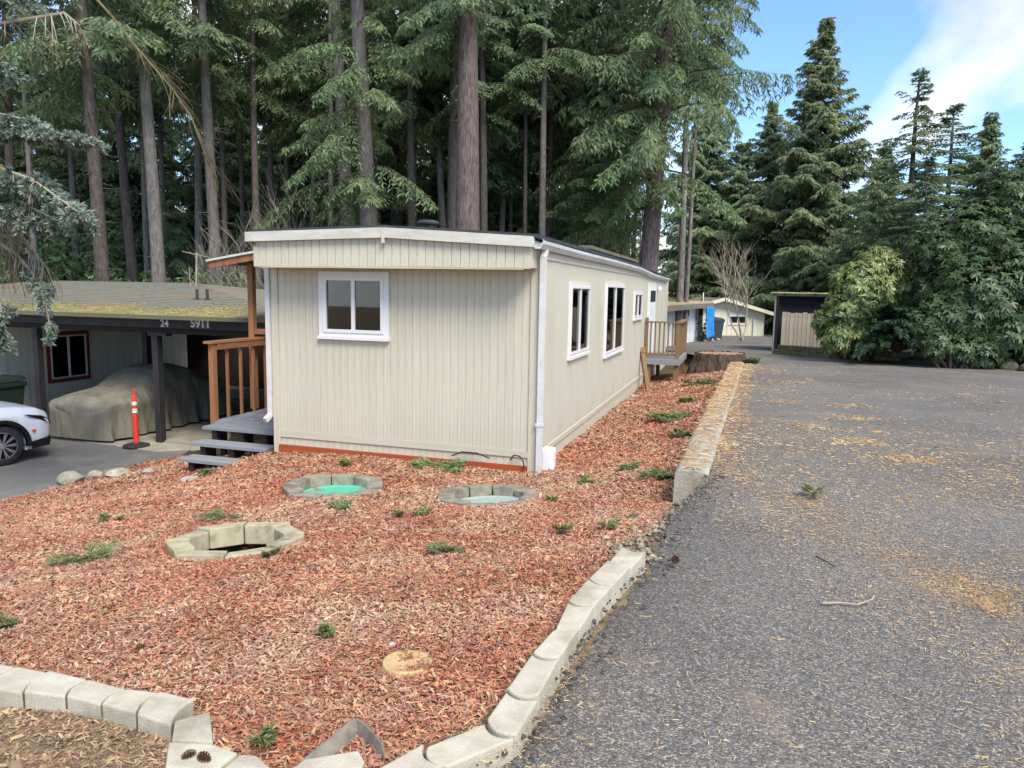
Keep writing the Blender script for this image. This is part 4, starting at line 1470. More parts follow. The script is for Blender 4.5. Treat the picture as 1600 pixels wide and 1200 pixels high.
for sy in (-1, 1):
    b = MB()
    pth = [(-.06, .70, .69), (-.2, .875, .80), (-.55, .955, .885)]
    b.add([(-.03, sy * .70, .60), (-.18, sy * .875, .70), (-.5, sy * .965, .84), (-.62, sy * .963, .90), (-.3, sy * .935, .84), (-.08, sy * .775, .74)], [(0, 1, 4, 5), (1, 2, 3, 4)])
    b.build('headlight', 'car_black', suv, fix=True)
    MB().box(-.47, -.42, sy * .955 - .02, sy * .955 + .018, .56, .60).build('side_marker', 'amber', suv)
    MB().box(-3.2, -1.45, sy * .94 - .04, sy * .94 + .04, .225, .34).build('rocker_trim', 'car_black', suv)
    b = MB()
    b.add([(-1.75, sy * .905, 1.12), (-2.45, sy * .80, 1.50), (-4.1, sy * .80, 1.50), (-4.3, sy * .89, 1.14)], [(0, 1, 2, 3)])
    b.build('side_window', 'car_black', suv)
MB().box(-.18, .015, -.6, .6, .24, .40).build('lower_bumper', 'car_black', suv, bevel=.03)
MB().box(-.1, .012, -.45, .45, .46, .70).build('grille', 'car_black', suv, bevel=.02)
for sy in (-1, 1):
    b = MB()
    b.add([(-.02, sy * .62, .25), (-.14, sy * .86, .25), (-.5, sy * .955, .24), (-.02, sy * .63, .42), (-.13, sy * .875, .42), (-.5, sy * .97, .38)], [(0, 1, 4, 3), (1, 2, 5, 4)])
    b.build('bumper_trim', 'car_black', suv)

# ------------------------------------------------------------ delineator post, bin
dp = onz(213, 697, DRIVE_Z + .02)
dl = thing('delineator_post', 'red traffic delineator post with two white bands on a black base', 'traffic post', dp)
hgt = (697 - 607) * dp.y / F_PX
b = MB().lathe([(.27, 0), (.27, .02), (.2, .05), (.1, .07), (.001, .07)], n=8)
b.build('base', 'rubber', dl)
b = MB().lathe([(.06, .06), (.058, .12), (.047, hgt * .55), (.043, hgt * .86), (.03, hgt * .9), (.02, hgt * .91)], n=20)
b.build('post_tube', 'delineator', dl, smooth=True)
for z0, z1 in ((.60, .675), (.735, .80)):
    MB().lathe([(.053, hgt * z0), (.049, hgt * z1)], n=20).build('reflective_band', 'reflective', dl, smooth=True)
b = MB().tube([(-.028, 0, hgt * .89), (-.022, 0, hgt * .95), (-.032, 0, hgt), (.032, 0, hgt), (.022, 0, hgt * .95), (.028, 0, hgt * .89)], .011, 8)
b.build('handle', 'delineator', dl)

def bin_obj(name, label, loc, rot, mat, s=1.0, group=None):
    r = thing(name, label, 'bin', loc, rot, group)
    b = MB()
    z = [0.06, .95]
    lo = [(-.24, -.26), (.24, -.26), (.24, .28), (-.24, .28)]
    hi = [(-.3, -.34), (.3, -.34), (.3, .36), (-.3, .36)]
    b.add([(x * s, y * s, .05 * s) for x, y in lo] + [(x * s, y * s, .95 * s) for x, y in hi], [(3, 2, 1, 0), (4, 5, 6, 7), (0, 1, 5, 4), (1, 2, 6, 5), (2, 3, 7, 6), (3, 0, 4, 7)])
    b.build('bin_body', mat, r, bevel=.02)
    MB().box(-.33 * s, .33 * s, -.36 * s, .38 * s, .86 * s, .95 * s).build('rim', mat, r, bevel=.02)
    b = MB().add([(-.32 * s, -.38 * s, .955 * s), (.32 * s, -.38 * s, .955 * s), (.32 * s, .40 * s, .98 * s), (-.32 * s, .40 * s, .98 * s), (-.26 * s, -.3 * s, 1.02 * s), (.26 * s, -.3 * s, 1.02 * s), (.26 * s, .36 * s, 1.06 * s), (-.26 * s, .36 * s, 1.06 * s)],
                 [(3, 2, 1, 0), (4, 5, 6, 7), (0, 1, 5, 4), (1, 2, 6, 5), (2, 3, 7, 6), (3, 0, 4, 7)])
    b.build('lid', mat, r, bevel=.015)
    for sx in (-1, 1):
        MB().lathe([(.001, -.03), (.1 * s, -.03), (.1 * s, .03), (.001, .03)], n=16, axis='y').build('wheel', 'rubber', r)
        o = r.children[-1]
        o.rotation_euler = (0, 0, math.pi / 2)
        o.location = (sx * .27 * s, .3 * s, .1 * s)
    return r
bp_ = at(-4, 600, NO.y - 2.1)
bn = bin_obj('wheeled_bin', 'dark green wheeled trash bin beside the white sided home', (bp_.x, bp_.y, DRIVE_Z), ROTZ, 'bin_green', 1.12)
MB().box(-.02, .14, -.352, -.345, .5, .58).build('bin_mark', 'reflective', bn)

# rocks along the driveway edge
def rock(name, label, px, py, wpx, mat='rock', flat=.5, fn=gpt, seed=0, group=None, ypos=None):
    p = fn(px, py) if ypos is None else at(px, py, ypos)
    r = wpx * p.y / F_PX / 2
    bm = bmesh.new()
    bmesh.ops.create_icosphere(bm, subdivisions=3, radius=1)
    g = random.Random(seed + int(px))
    dirs = [Vector((g.uniform(-1, 1), g.uniform(-1, 1), g.uniform(-1, 1))).normalized() for _ in range(14)]
    cuts = [g.uniform(.68, .95) for _ in dirs]
    for v in bm.verts:
        for d, c in zip(dirs, cuts):
            q = v.co.dot(d)
            if q > c: v.co -= d * (q - c) * .9
        v.co.x *= r
        v.co.y *= r * g.choice([.8])
        v.co.z *= r * flat
    me = bpy.data.meshes.new(name)
    bm.to_mesh(me)
    bm.free()
    o = link(name, me, mat)
    o.location = p + Vector((0, 0, r * flat * .45))
    o.rotation_euler = (0, 0, g.uniform(0, 6))
    tag(o, label, 'rock', group)
    return o
rock('rock', 'largest pale boulder at the driveway corner of the mulch bed', 112, 754, 52, flat=.5, seed=1)
rock('rock', 'pale stone just right of the largest boulder on the driveway edge', 150, 747, 30, flat=.6, seed=2)
rock('rock', 'flat mossy stone in the middle of the row along the driveway edge', 184, 743, 42, flat=.4, seed=3)
rock('rock', 'small pale stone at the step end of the driveway row', 232, 738, 28, flat=.35, seed=4)
rock('rock', 'long flat pale slab stone lying in front of the bottom step', 300, 750, 40, flat=.18, seed=5)
rock('rock', 'small white stone at the foot of the long side wall', 988, 622, 12, flat=.8, seed=6)
rock('rock', 'dark grey stone on the mulch near the curb end', 991, 808, 20, mat='rock_dark', flat=.4, seed=7)
rock('rock', 'small pale stone left of the tan round cap', 612, 1010, 17, flat=.6, seed=8)
rock('rock', 'small white pebble near the last edging block', 947, 842, 13, flat=.6, seed=9)
# timber laid along the drive
a_, b_ = onz(105, 748, DRIVE_Z + .25), onz(240, 725, DRIVE_Z + .25)

# ------------------------------------------------------------ far buildings along the lane
def gable_house(name, label, px0, px1, py_base, py_eave, py_peak, y, z_base, depth, wall_mat, roof_mat):
    p0, p1 = at(px0, py_base, y), at(px1, py_base, y)
    wd = (p1 - p0).length
    ze = at((px0 + px1) / 2, py_eave, y).z - z_base
    zp = at((px0 + px1) / 2, py_peak, y).z - z_base
    r = thing(name, label, 'house', (p0.x, p0.y, z_base), math.atan2(p1.y - p0.y, p1.x - p0.x))
    b = MB()
    b.extrude([(0, 0, 0), (wd, 0, 0), (wd, 0, ze), (wd / 2, 0, zp), (0, 0, ze)], (0, depth, 0))
    wl_ = b.build('wall', wall_mat, r, fix=True)
    b = MB()
    for (xa, za, xc, zc) in ((-.45, ze - .12, wd / 2, zp), (wd + .45, ze - .12, wd / 2, zp)):
        b.add([(xa, -.5, za), (xc, -.5, zc), (xc, depth + .4, zc), (xa, depth + .4, za), (xa, -.5, za + .16), (xc, -.5, zc + .16), (xc, depth + .4, zc + .16), (xa, depth + .4, za + .16)],
              [(0, 3, 2, 1), (4, 5, 6, 7), (0, 1, 5, 4), (1, 2, 6, 5), (2, 3, 7, 6), (3, 0, 4, 7)])
    b.build('roof', roof_mat, r, fix=True)
    b = MB()
    for (xa, za, xc, zc) in ((-.47, ze - .16, wd / 2, zp - .04), (wd + .47, ze - .16, wd / 2, zp - .04)):
        b.add([(xa, -.56, za), (xc, -.56, zc), (xc, -.56, zc + .24), (xa, -.56, za + .24), (xa, -.51, za), (xc, -.51, zc), (xc, -.51, zc + .24), (xa, -.51, za + .24)],
              [(0, 1, 2, 3), (5, 4, 7, 6), (0, 4, 5, 1), (3, 2, 6, 7), (0, 3, 7, 4), (1, 5, 6, 2)])
    b.build('rake_board', 'far_cream' if wall_mat == 'far_cream' else 'far_white', r, fix=True)
    return r, wd, ze, zp
FY = 52
zb_far = at(1140, 525, FY).z
fh, wd, ze, zp = gable_house('far_house', 'pale yellow gabled house with one wide window at the end of the lane', 1062, 1192, 526, 488, 469, FY, zb_far, 7, 'far_cream', 'far_roof')
sc_ = wd / 130
def fx(px): return (px - 1062) * sc_
nbd_ = 16
b = MB()
for k in range(nbd_ + 1):
    x_ = wd * k / nbd_
    b.box(x_ - .02, x_ + .02, -.03, .0, .0, ze - .02)
b.build('batten', 'far_cream', fh)
wnd = window(fh, 'x', fx(1136), fx(1166), ze * .47, ze * .93, trim=.1, tm='vinyl', blind=True, rail=.06)
wnd.location.y = -.02
wnd = window(fh, 'x', fx(1105), fx(1111), ze * .35, ze * .9, trim=.06, blind=False, rail=.04)
wnd.location.y = -.02
MB().box(fx(1111), fx(1119), -.05, 0, 0, ze * .9).build('door', 'far_white', fh)
MB().lathe([(.06, 0), (.06, ze * .75)], n=8, c=(fx(1176), -.08, 0)).build('pipe', 'far_white', fh)

# white shed with blue tarp
SY = 34.0
sa, sb = onz(1042, 548, -.0), None
wz = at(1075, 537, SY).z
sh = thing('white_shed', 'low white shed with tan flat roof behind the side deck', 'shed', (at(1030, 540, SY).x, SY - 5, wz), 0)
A = at(1024, 540, SY - 6) - sh.location
B = at(1096, 526, SY + 5) - sh.location
dirv = (B - A)
dirv.z = 0
ln = dirv.length
dirv.normalize()
nrm_ = Vector((-dirv.y, dirv.x, 0))
ht = 1.75
b = MB()
poly = [A, A + dirv * ln, A + dirv * ln + nrm_ * 4, A + nrm_ * 4]
b.extrude([(p.x, p.y, -.4) for p in poly], (0, 0, ht + .4))
wl_ = b.build('wall', 'far_white', sh, fix=True)
for k in range(9):
    p = A + dirv * (ln * (k + .5) / 9) - nrm_ * .03
    b = MB().beam((p.x, p.y, -.3), (p.x, p.y, ht), .05, .05, up=tuple(dirv))
    b.build('batten', 'far_white', sh)
poly = [A - dirv * .5 - nrm_ * .5, A + dirv * (ln + .3) - nrm_ * .5, A + dirv * (ln + .3) + nrm_ * 4.3, A - dirv * .5 + nrm_ * 4.3]
b = MB().extrude([(p.x, p.y, ht + .02) for p in poly], (0, 0, .14))
b.build('roof', 'far_roof_tan', sh, fix=True)
poly = [A - dirv * .5 - nrm_ * .52, A + dirv * (ln + .3) - nrm_ * .52, A + dirv * (ln + .3) - nrm_ * .48, A - dirv * .5 - nrm_ * .48]
b = MB().extrude([(p.x, p.y, ht - .14) for p in poly], (0, 0, .22))
b.build('fascia', 'grey_plastic', sh, fix=True)
p = A + dirv * ln * .55 - nrm_ * .06
b = MB().beam((p.x, p.y, ht - .35), (p.x + dirv.x * .5, p.y + dirv.y * .5, ht - .35), .06, .25)
b.build('window', 'dark_room', sh)
# tarp
_tq = sh.location + A + dirv * (ln - 1.6) - nrm_ * .56
tp = thing('blue_tarp', 'bright blue tarp hanging over the end of the white shed', 'tarp', (_tq.x, _tq.y, sh.location.z))
vs_, fs_ = [], []
nu, nv = 14, 12
for j in range(nv + 1):
    for i in range(nu + 1):
        u, v = i / nu, j / nv
        off = .05 * math.sin(u * 19 + v * 3) + .03 * math.sin(u * 41 - v * 5)
        p = dirv * ((u - .4) * 2.6) + nrm_ * (off - .1 * v) + Vector((0, 0, (ht - .2) * (1 - v) + .1))
        vs_.append(p)
for j in range(nv):
    for i in range(nu):
        fs_.append((j * (nu + 1) + i, j * (nu + 1) + i + 1, (j + 1) * (nu + 1) + i + 1, (j + 1) * (nu + 1) + i))
o = MB().add(vs_, fs_).build('tarp_sheet', 'tarp', tp, smooth=True)
sm = o.modifiers.new('thick', 'SOLIDIFY')
sm.thickness = .01
# flag on a short pole above the shed
fp = at(1098, 480, SY + 4)
fl_ = thing('flag_pole', 'short white pole with a small furled red and white flag over the shed roof', 'flag', (fp.x, fp.y, fp.z - 1.0))
MB().tube([(0, 0, 0), (0, 0, 1.75)], .03, 6).build('pole', 'plastic_white', fl_)
MB().tube([(-.06, 0, .6), (-.1, 0, 1.0), (-.03, 0, 1.5)], [.12, .09, .04], 8).build('flag_cloth', 'red_trim', fl_)
bq = at(1116, 528, 40)
bin_obj('wheeled_bin', 'dark wheeled bin standing between blue tarp and the far yellow house', (bq.x, bq.y, bq.z - .1), .2, 'bin_dark', 1.15)
g = random.Random(5)
for i in range(6):
    px, py = 1097 + i * 5, 531 + g.uniform(-3, 4)
    rock('scrap', 'odd scrap item in the junk heap at the foot of the dark bin', px, py, g.uniform(5, 9), mat=g.choice(['rock', 'rock_dark', 'old_wood']), flat=.7, fn=rpt, seed=40 + i, group='junk heap items by the dark bin')

# black shed and pale fence on the right
BY = HB[3].y + 1.6
p0 = at(1213, 545, BY)
p1 = p0 + TD * 2.9
bz = zrf(p0.x, p0.y) + .05
bs = thing('black_shed', 'small black shed with mossy flat roof behind the pale board fence', 'shed', (p0.x, p0.y, bz), math.atan2(p1.y - p0.y, p1.x - p0.x))
bw_ = (p1 - p0).length
bht = at(1250, 463, BY).z - bz
core = MB().box(.03, bw_ - .03, .03, 3, -.1, bht).build('wall', 'black_board', bs)
for k in range(int(bw_ / .2)):
    slab('wall_board', 'black_board', core, .0 + k * .2 + .005, k * .2 + .195, .0, .03, -.1, bht)
for k in range(14):
    slab('wall_board', 'black_board', core, .0, .03, .03 + k * .2 + .005, .03 + k * .2 + .195, -.1, bht)
rf = MB().box(-.25, bw_ + .2, -.35, 3.2, bht, bht + .1).build('roof', 'metal_pipe', bs)
g = np.random.default_rng(8)
n = 2600
V = np.stack([g.uniform(-.22, bw_ + .15, n), g.uniform(-.33, 3.1, n), np.full(n, bht + .1)], -1)
s = g.uniform(.03, .1, n)
V = V[:, None, :] + hexa[None] * s[:, None, None] * np.array([1, 1, 1.0])
Fm = (np.arange(n) * 7)[:, None, None] + tri[None]
mo = link('moss', mesh_np('moss', V, Fm.reshape(-1, 3), True), 'moss_green', rf)
mo['kind'] = 'stuff'
mp_ = at(1207, 545, BY - .5)
pp = thing('metal_pole', 'thin pale metal pole at the left corner of the black shed', 'pole', (mp_.x, mp_.y, zrf(mp_.x, mp_.y)))
MB().tube([(0, 0, -.2), (0, 0, at(1207, 468, BY - .5).z - pp.location.z)], .03, 8).build('pole_tube', 'metal_post', pp)
MB().tube([(0, 0, .0), (0, 0, .06)], .07, 8).build('pole_foot', 'metal_post', pp)
f0 = at(1219, 543, BY - .35)
f1 = f0 + TD * 2.9
fz = bz + .05
fn_ = thing('board_fence', 'weathered pale board fence with flaking paint in front of the black shed', 'fence', (f0.x, f0.y, fz), math.atan2(f1.y - f0.y, f1.x - f0.x))
fwd = (f1 - f0).length
fht = at(1255, 489, BY - .35).z - fz
k = 0
x_ = 0
g = random.Random(2)
while x_ < fwd:
    w_ = g.uniform(.12, .16)
    hh = fht + g.uniform(-.03, .03)
    slab('fence_board', 'fence_board', fn_, x_ + .004, x_ + w_ - .006, g.uniform(-.004, .004), .022, .0, hh)
    x_ += w_
slab('fence_rail', 'fence_board', fn_, 0, fwd, .024, .07, fht * .25, fht * .25 + .09)
slab('fence_rail', 'fence_board', fn_, 0, fwd, .024, .07, fht * .8, fht * .8 + .09)

# low block retaining wall and rough stones along the right of the lane
rw = thing('retaining_wall', 'low mossy grey concrete block wall under the right hand hedge', 'wall', HB[3])
def path_pts(pts, step):
    out, acc = [], 0
    for a, c in zip(pts[:-1], pts[1:]):
        L_ = (c - a).length
        d = (c - a) / L_
        while acc < L_:
            out.append((a + d * acc, d))
            acc += step
        acc -= L_
    return out
wall_pts = [rpt(1206, 553), rpt(1290, 560), rpt(1400, 567)]
g = random.Random(9)
for (p, d) in path_pts(wall_pts, .42):
    zz = zrf(p.x, p.y)
    for cz in range(2):
        n2 = Vector((-d.y, d.x, 0))
        q = p + d * (.2 * cz) + n2 * (.03 * cz)
        top = zz + .17 * (cz + 1) + g.uniform(-.008, .008)
        b = MB()
        a0, a1 = q + d * .005, q + d * .412
        pol = [a0, a1, a1 + n2 * .25, a0 + n2 * .25]
        b.extrude([(t_.x, t_.y, top - .165) for t_ in pol], (0, 0, .16))
        b.build('block', 'wall_grey', rw, bevel=.01, origin=rw.location)
rx = [(1412, 566, 26), (1432, 567, 30), (1452, 568, 24), (1420, 556, 28), (1446, 557, 30), (1472, 569, 22), (1494, 571, 20), (1512, 572, 34), (1542, 573, 40), (1574, 577, 36), (1556, 562, 32), (1590, 565, 36), (1604, 580, 30), (1530, 563, 26)]
for i, (px, py, wp) in enumerate(rx):
    rock('rock', 'rough mossy rock in the heap along the foot of the right hand hedge', px, py, wp, mat='rock_dark', flat=.65, fn=rpt, seed=60 + i, group='rocks under the hedge')

# big cut stump at the end of the curb
sc = rpt(1124, 566)
sw = 88 * sc.y / F_PX / 2
stp = thing('tree_stump', 'wide low cut conifer stump with rough bark at the end of the curb', 'stump', (sc.x, sc.y, zrf(sc.x, sc.y) - .25))
na = 72
vs_, fs_ = [], []
g = random.Random(12)
lev = [(-.25, 1.35), (.1, 1.18), (.3, 1.05), (.45, .99), (.52, .95)]
top_h = at(1118, 551, sc.y).z - stp.location.z
for (h, rr) in lev:
    h = h / .52 * top_h if h > 0 else h
    for k in range(na):
        a = 2 * math.pi * k / na
        rad = sw * .88 * rr * (1 + .05 * math.sin(a * 3 + 1) + .035 * math.sin(a * 7) + .03 * math.sin(a * 17 + h * 2) + .05 * g.uniform(-.5, .5))
        if h < .2: rad *= 1 + .15 * max(0, math.sin(a * 4 + .5))
        vs_.append((rad * math.cos(a), rad * .85 * math.sin(a), h + (.025 * g.uniform(-1, 1) if h == top_h else 0)))
for i in range(len(lev) - 1):
    for k in range(na):
        fs_.append((i * na + k, i * na + (k + 1) % na, (i + 1) * na + (k + 1) % na, (i + 1) * na + k))
MB().add(vs_, fs_).build('bark', 'bark_stump', stp)
b = MB()
tv = [(v[0] * .97, v[1] * .97, top_h - .015 + .0 * k) for k, v in enumerate(vs_[-na:])]
b.add(tv + [(0, 0, top_h + .015)], [(k, (k + 1) % na, na) for k in range(na)])
b.build('cut_face', 'stump_top', stp)

# ------------------------------------------------------------ vegetation generators
def unit(v):
    return v / np.maximum(np.linalg.norm(v, axis=-1, keepdims=True), 1e-9)

def kites(P, D, S, L, Wd, bend=0.0):
    """one folded kite per row: base, side, tip, side"""
    L = np.asarray(L)[:, None]
    Wd = np.asarray(Wd)[:, None]
    up = np.cross(D, S)
    a = P
    b = P + D * L * .5 + S * Wd * .5 - up * Wd * .18
    c = P + D * L + np.array([0, 0, -1]) * L * bend
    d = P + D * L * .5 - S * Wd * .5 - up * Wd * .18
    return np.stack([a, b, c, d], 1).reshape(-1, 3)

def quads(n):
    return np.arange(n * 4, dtype=np.int32).reshape(-1, 4)

def conifer(seed, H, R, base_frac=0.0, nbr=110, droop=.35, lift=.1, style='fir', klen=.24, kw=.075, shape=.8, sec_droop=.25, dens=1.0, minR=.35):
    """returns foliage verts, limb MB; branches start at z=0..H"""
    g = np.random.default_rng(seed)
    out = []
    limbs = MB()
    for bi in range(nbr):
        u = (bi + g.random()) / nbr
        u = u ** 1.15
        h = u * H
        prof = max(0.0, (1 - u)) ** shape
        if u < .12: prof *= .75 + 2 * u
        Lb = max(minR * (1.4 - u), R * prof * (g.uniform(.45, 1.2) if style == 'cedar' else g.uniform(.6, 1.14)))
        az = g.random() * 6.283
        rd = np.array([math.cos(az), math.sin(az), 0])
        lt = lift + g.normal(0, .1) + (.5 * u if style != 'cedar' else .35 * u) + (2.2 if u > .95 else .6 if u > .88 else 0)
        dr = droop * g.uniform(.6, 1.4)
        tt = np.linspace(0, 1, 7)
        ax = rd[None] * (tt * Lb)[:, None] + np.array([0, 0, 1])[None] * (h + lt * Lb * tt - dr * Lb * tt ** 2)[:, None]
        if style == 'cedar':
            ax[:, 2] += .22 * Lb * tt ** 4
        limbs.tube([tuple(p) for p in ax[::2]], [.022 * Lb ** .7, .014 * Lb ** .7, .008, .003], 3, cap=False)
        n = max(4, int(Lb / .19 * dens))
        s = np.linspace(.12, .98, n) + g.normal(0, .015, n)
        s = np.clip(s, .05, 1)
        base = np.stack([np.interp(s, tt, ax[:, k]) for k in range(3)], -1)
        tan = unit(np.stack([np.interp(np.clip(s + .05, 0, 1), tt, ax[:, k]) - np.interp(np.clip(s - .05, 0, 1), tt, ax[:, k]) for k in range(3)], -1))
        side0 = unit(np.cross(tan, np.array([0, 0, 1.0])))
        for sg in (-1, 1):
            ls = (.42 * Lb * (1 - s) ** .8 + .22 * (1.15 - .7 * u)) * g.uniform(.7, 1.2, n)
            ls = np.minimum(ls, 1.25)
            ang = np.radians(g.uniform(40, 68, n))[:, None]
            dv = unit(tan * np.cos(ang) + side0 * sg * np.sin(ang) + np.array([0, 0, -1]) * (sec_droop + g.normal(0, .12, n))[:, None])
            m = 6
            for q in range(m):
                f = (q + .35) / m
                pos = base + dv * (ls * f)[:, None]
                pos[:, 2] -= sec_droop * .5 * ls * f ** 2
                for s2 in (-1, 1):
                    sd = unit(np.cross(dv, np.array([0, 0, 1.0])) + g.normal(0, .25, (n, 3)))
                    a2 = np.radians(g.uniform(22, 55, n))[:, None]
                    kd = unit(dv * np.cos(a2) + sd * s2 * np.sin(a2) + g.normal(0, .16, (n, 3)) + np.array([0, 0, -.18 if style == 'fir' else -.6]))
                    ks = unit(np.cross(kd, (rd * 1.0 + np.array([0, 0, .45]) if style == 'cedar' else rd * .6 + np.array([0, 0, .8])) + g.normal(0, .4, (n, 3))))
                    out.append(kites(pos, kd, ks, klen * (1.1 - .3 * u) * g.uniform(.65, 1.3, n), kw * (1.05 - .2 * u) * g.uniform(.7, 1.3, n), .15))
    return np.concatenate(out), limbs

CROWNS = {}
def crown_mesh(key, mat, **kw):
    V, limbs = conifer(**kw)
    me = mesh_np('crown_' + key, V, quads(len(V) // 4))
    me.materials.append(MATS[mat])
    lm = bpy.data.meshes.new('limbs_' + key)
    lm.from_pydata(limbs.v, [], limbs.f)
    lm.materials.append(MATS['limb'])
    CROWNS[key] = (me, lm, kw['H'])
crown_mesh('fir_a', 'fol_fir', seed=1, H=16, R=3.4, nbr=120, droop=.42, lift=.08, shape=.75)
crown_mesh('fir_b', 'fol_fir', seed=2, H=17, R=4.0, nbr=115, droop=.5, lift=.1, shape=.7, sec_droop=.4)
crown_mesh('fir_dark', 'fol_fir_dark', seed=3, H=15, R=3.6, nbr=125, droop=.5, lift=.05, shape=.75, sec_droop=.35)
crown_mesh('hemlock', 'fol_fir_light', seed=4, H=14, R=4.2, nbr=95, droop=.55, lift=.16, shape=.6, sec_droop=.5, klen=.21, kw=.06)
crown_mesh('cedar', 'fol_cedar', seed=5, H=18, R=4.3, nbr=360, droop=.5, lift=.28, style='cedar', shape=.85, sec_droop=.5, klen=.27, kw=.09, dens=1.15)
crown_mesh('cedar_b', 'fol_cedar', seed=6, H=12, R=3.8, nbr=210, droop=.5, lift=.28, style='cedar', shape=.75, sec_droop=.5, klen=.27, kw=.09, dens=1.1)
crown_mesh('fir_open', 'fol_fir_dark', seed=7, H=13, R=2.7, nbr=70, droop=.2, lift=.05, shape=.85, sec_droop=.1, klen=.24, kw=.08)
crown_mesh('fir_sparse', 'fol_fir', seed=9, H=15, R=3.0, nbr=62, droop=.45, lift=.0, shape=.6, sec_droop=.45, klen=.22, kw=.065)
crown_mesh('fir_wisp', 'fol_fir_light', seed=19, H=15, R=3.4, nbr=52, droop=.5, lift=.05, shape=.55, sec_droop=.55, klen=.22, kw=.06)
crown_mesh('curtain', 'fol_fir', seed=8, H=11, R=5.6, nbr=46, droop=.42, lift=.22, shape=.35, sec_droop=1.1, klen=.22, kw=.06)

def tree(name, label, base, top_xy, H, r0, crown, cbase, cscale=1.0, crot=0.0, bark='bark', group='tall conifers behind the home', stubs=0, crown_z=None, cz=1.0):
    """conifer: root at the foot; trunk leans to top_xy at height H; crown mesh shared"""
    root = thing(name, label, 'tree', base, 0, group)
    g = random.Random(hash((round(base[0], 2), round(base[1], 2))) & 0xffff)
    tx, ty = top_xy[0] - base[0], top_xy[1] - base[1]
    pts, rad = [], []
    n = 10
    for i in range(n + 1):
        t = i / n
        pts.append((tx * t + .05 * math.sin(t * 7 + base[0]), ty * t, H * t - (.3 if i == 0 else 0)))
        rad.append(max(.02, r0 * (1 - .82 * t) * (1.25 if i == 0 else 1)))
    b = MB().tube(pts, rad, 14 if r0 > .2 else 9)
    for k in range(stubs):
        z = g.uniform(1.5, max(3, cbase))
        t = z / H
        a = g.uniform(0, 6.283)
        L_ = g.uniform(.12, .9)
        q = Vector((tx * t, ty * t, z))
        b.tube([q, q + Vector((math.cos(a) * L_, math.sin(a) * L_, -.1 * L_ + g.uniform(-.2, .1)))], [.02, .006], 4, cap=False)
    b.build('trunk', bark, root, smooth=True)
    for cr, z0, s_, rz_ in ([(crown, cbase, cscale, crot)] if isinstance(crown, str) else crown):
        me, lm, hh = CROWNS[cr]
        t = z0 / H
        c = link('crown', me, None, root)
        c.location = (tx * t, ty * t, z0)
        # crown follows the lean of the trunk
        c.rotation_mode = 'QUATERNION'
        lean = Vector((tx, ty, H)).normalized()
        q = Vector((0, 0, 1)).rotation_difference(lean) @ Matrix.Rotation(rz_, 3, 'Z').to_quaternion()
        c.rotation_quaternion = q
        c.scale = (s_, s_, s_ * cz)
        l_ = link('limbs', lm, None, c)
        l_['kind'] = 'stuff'
    return root

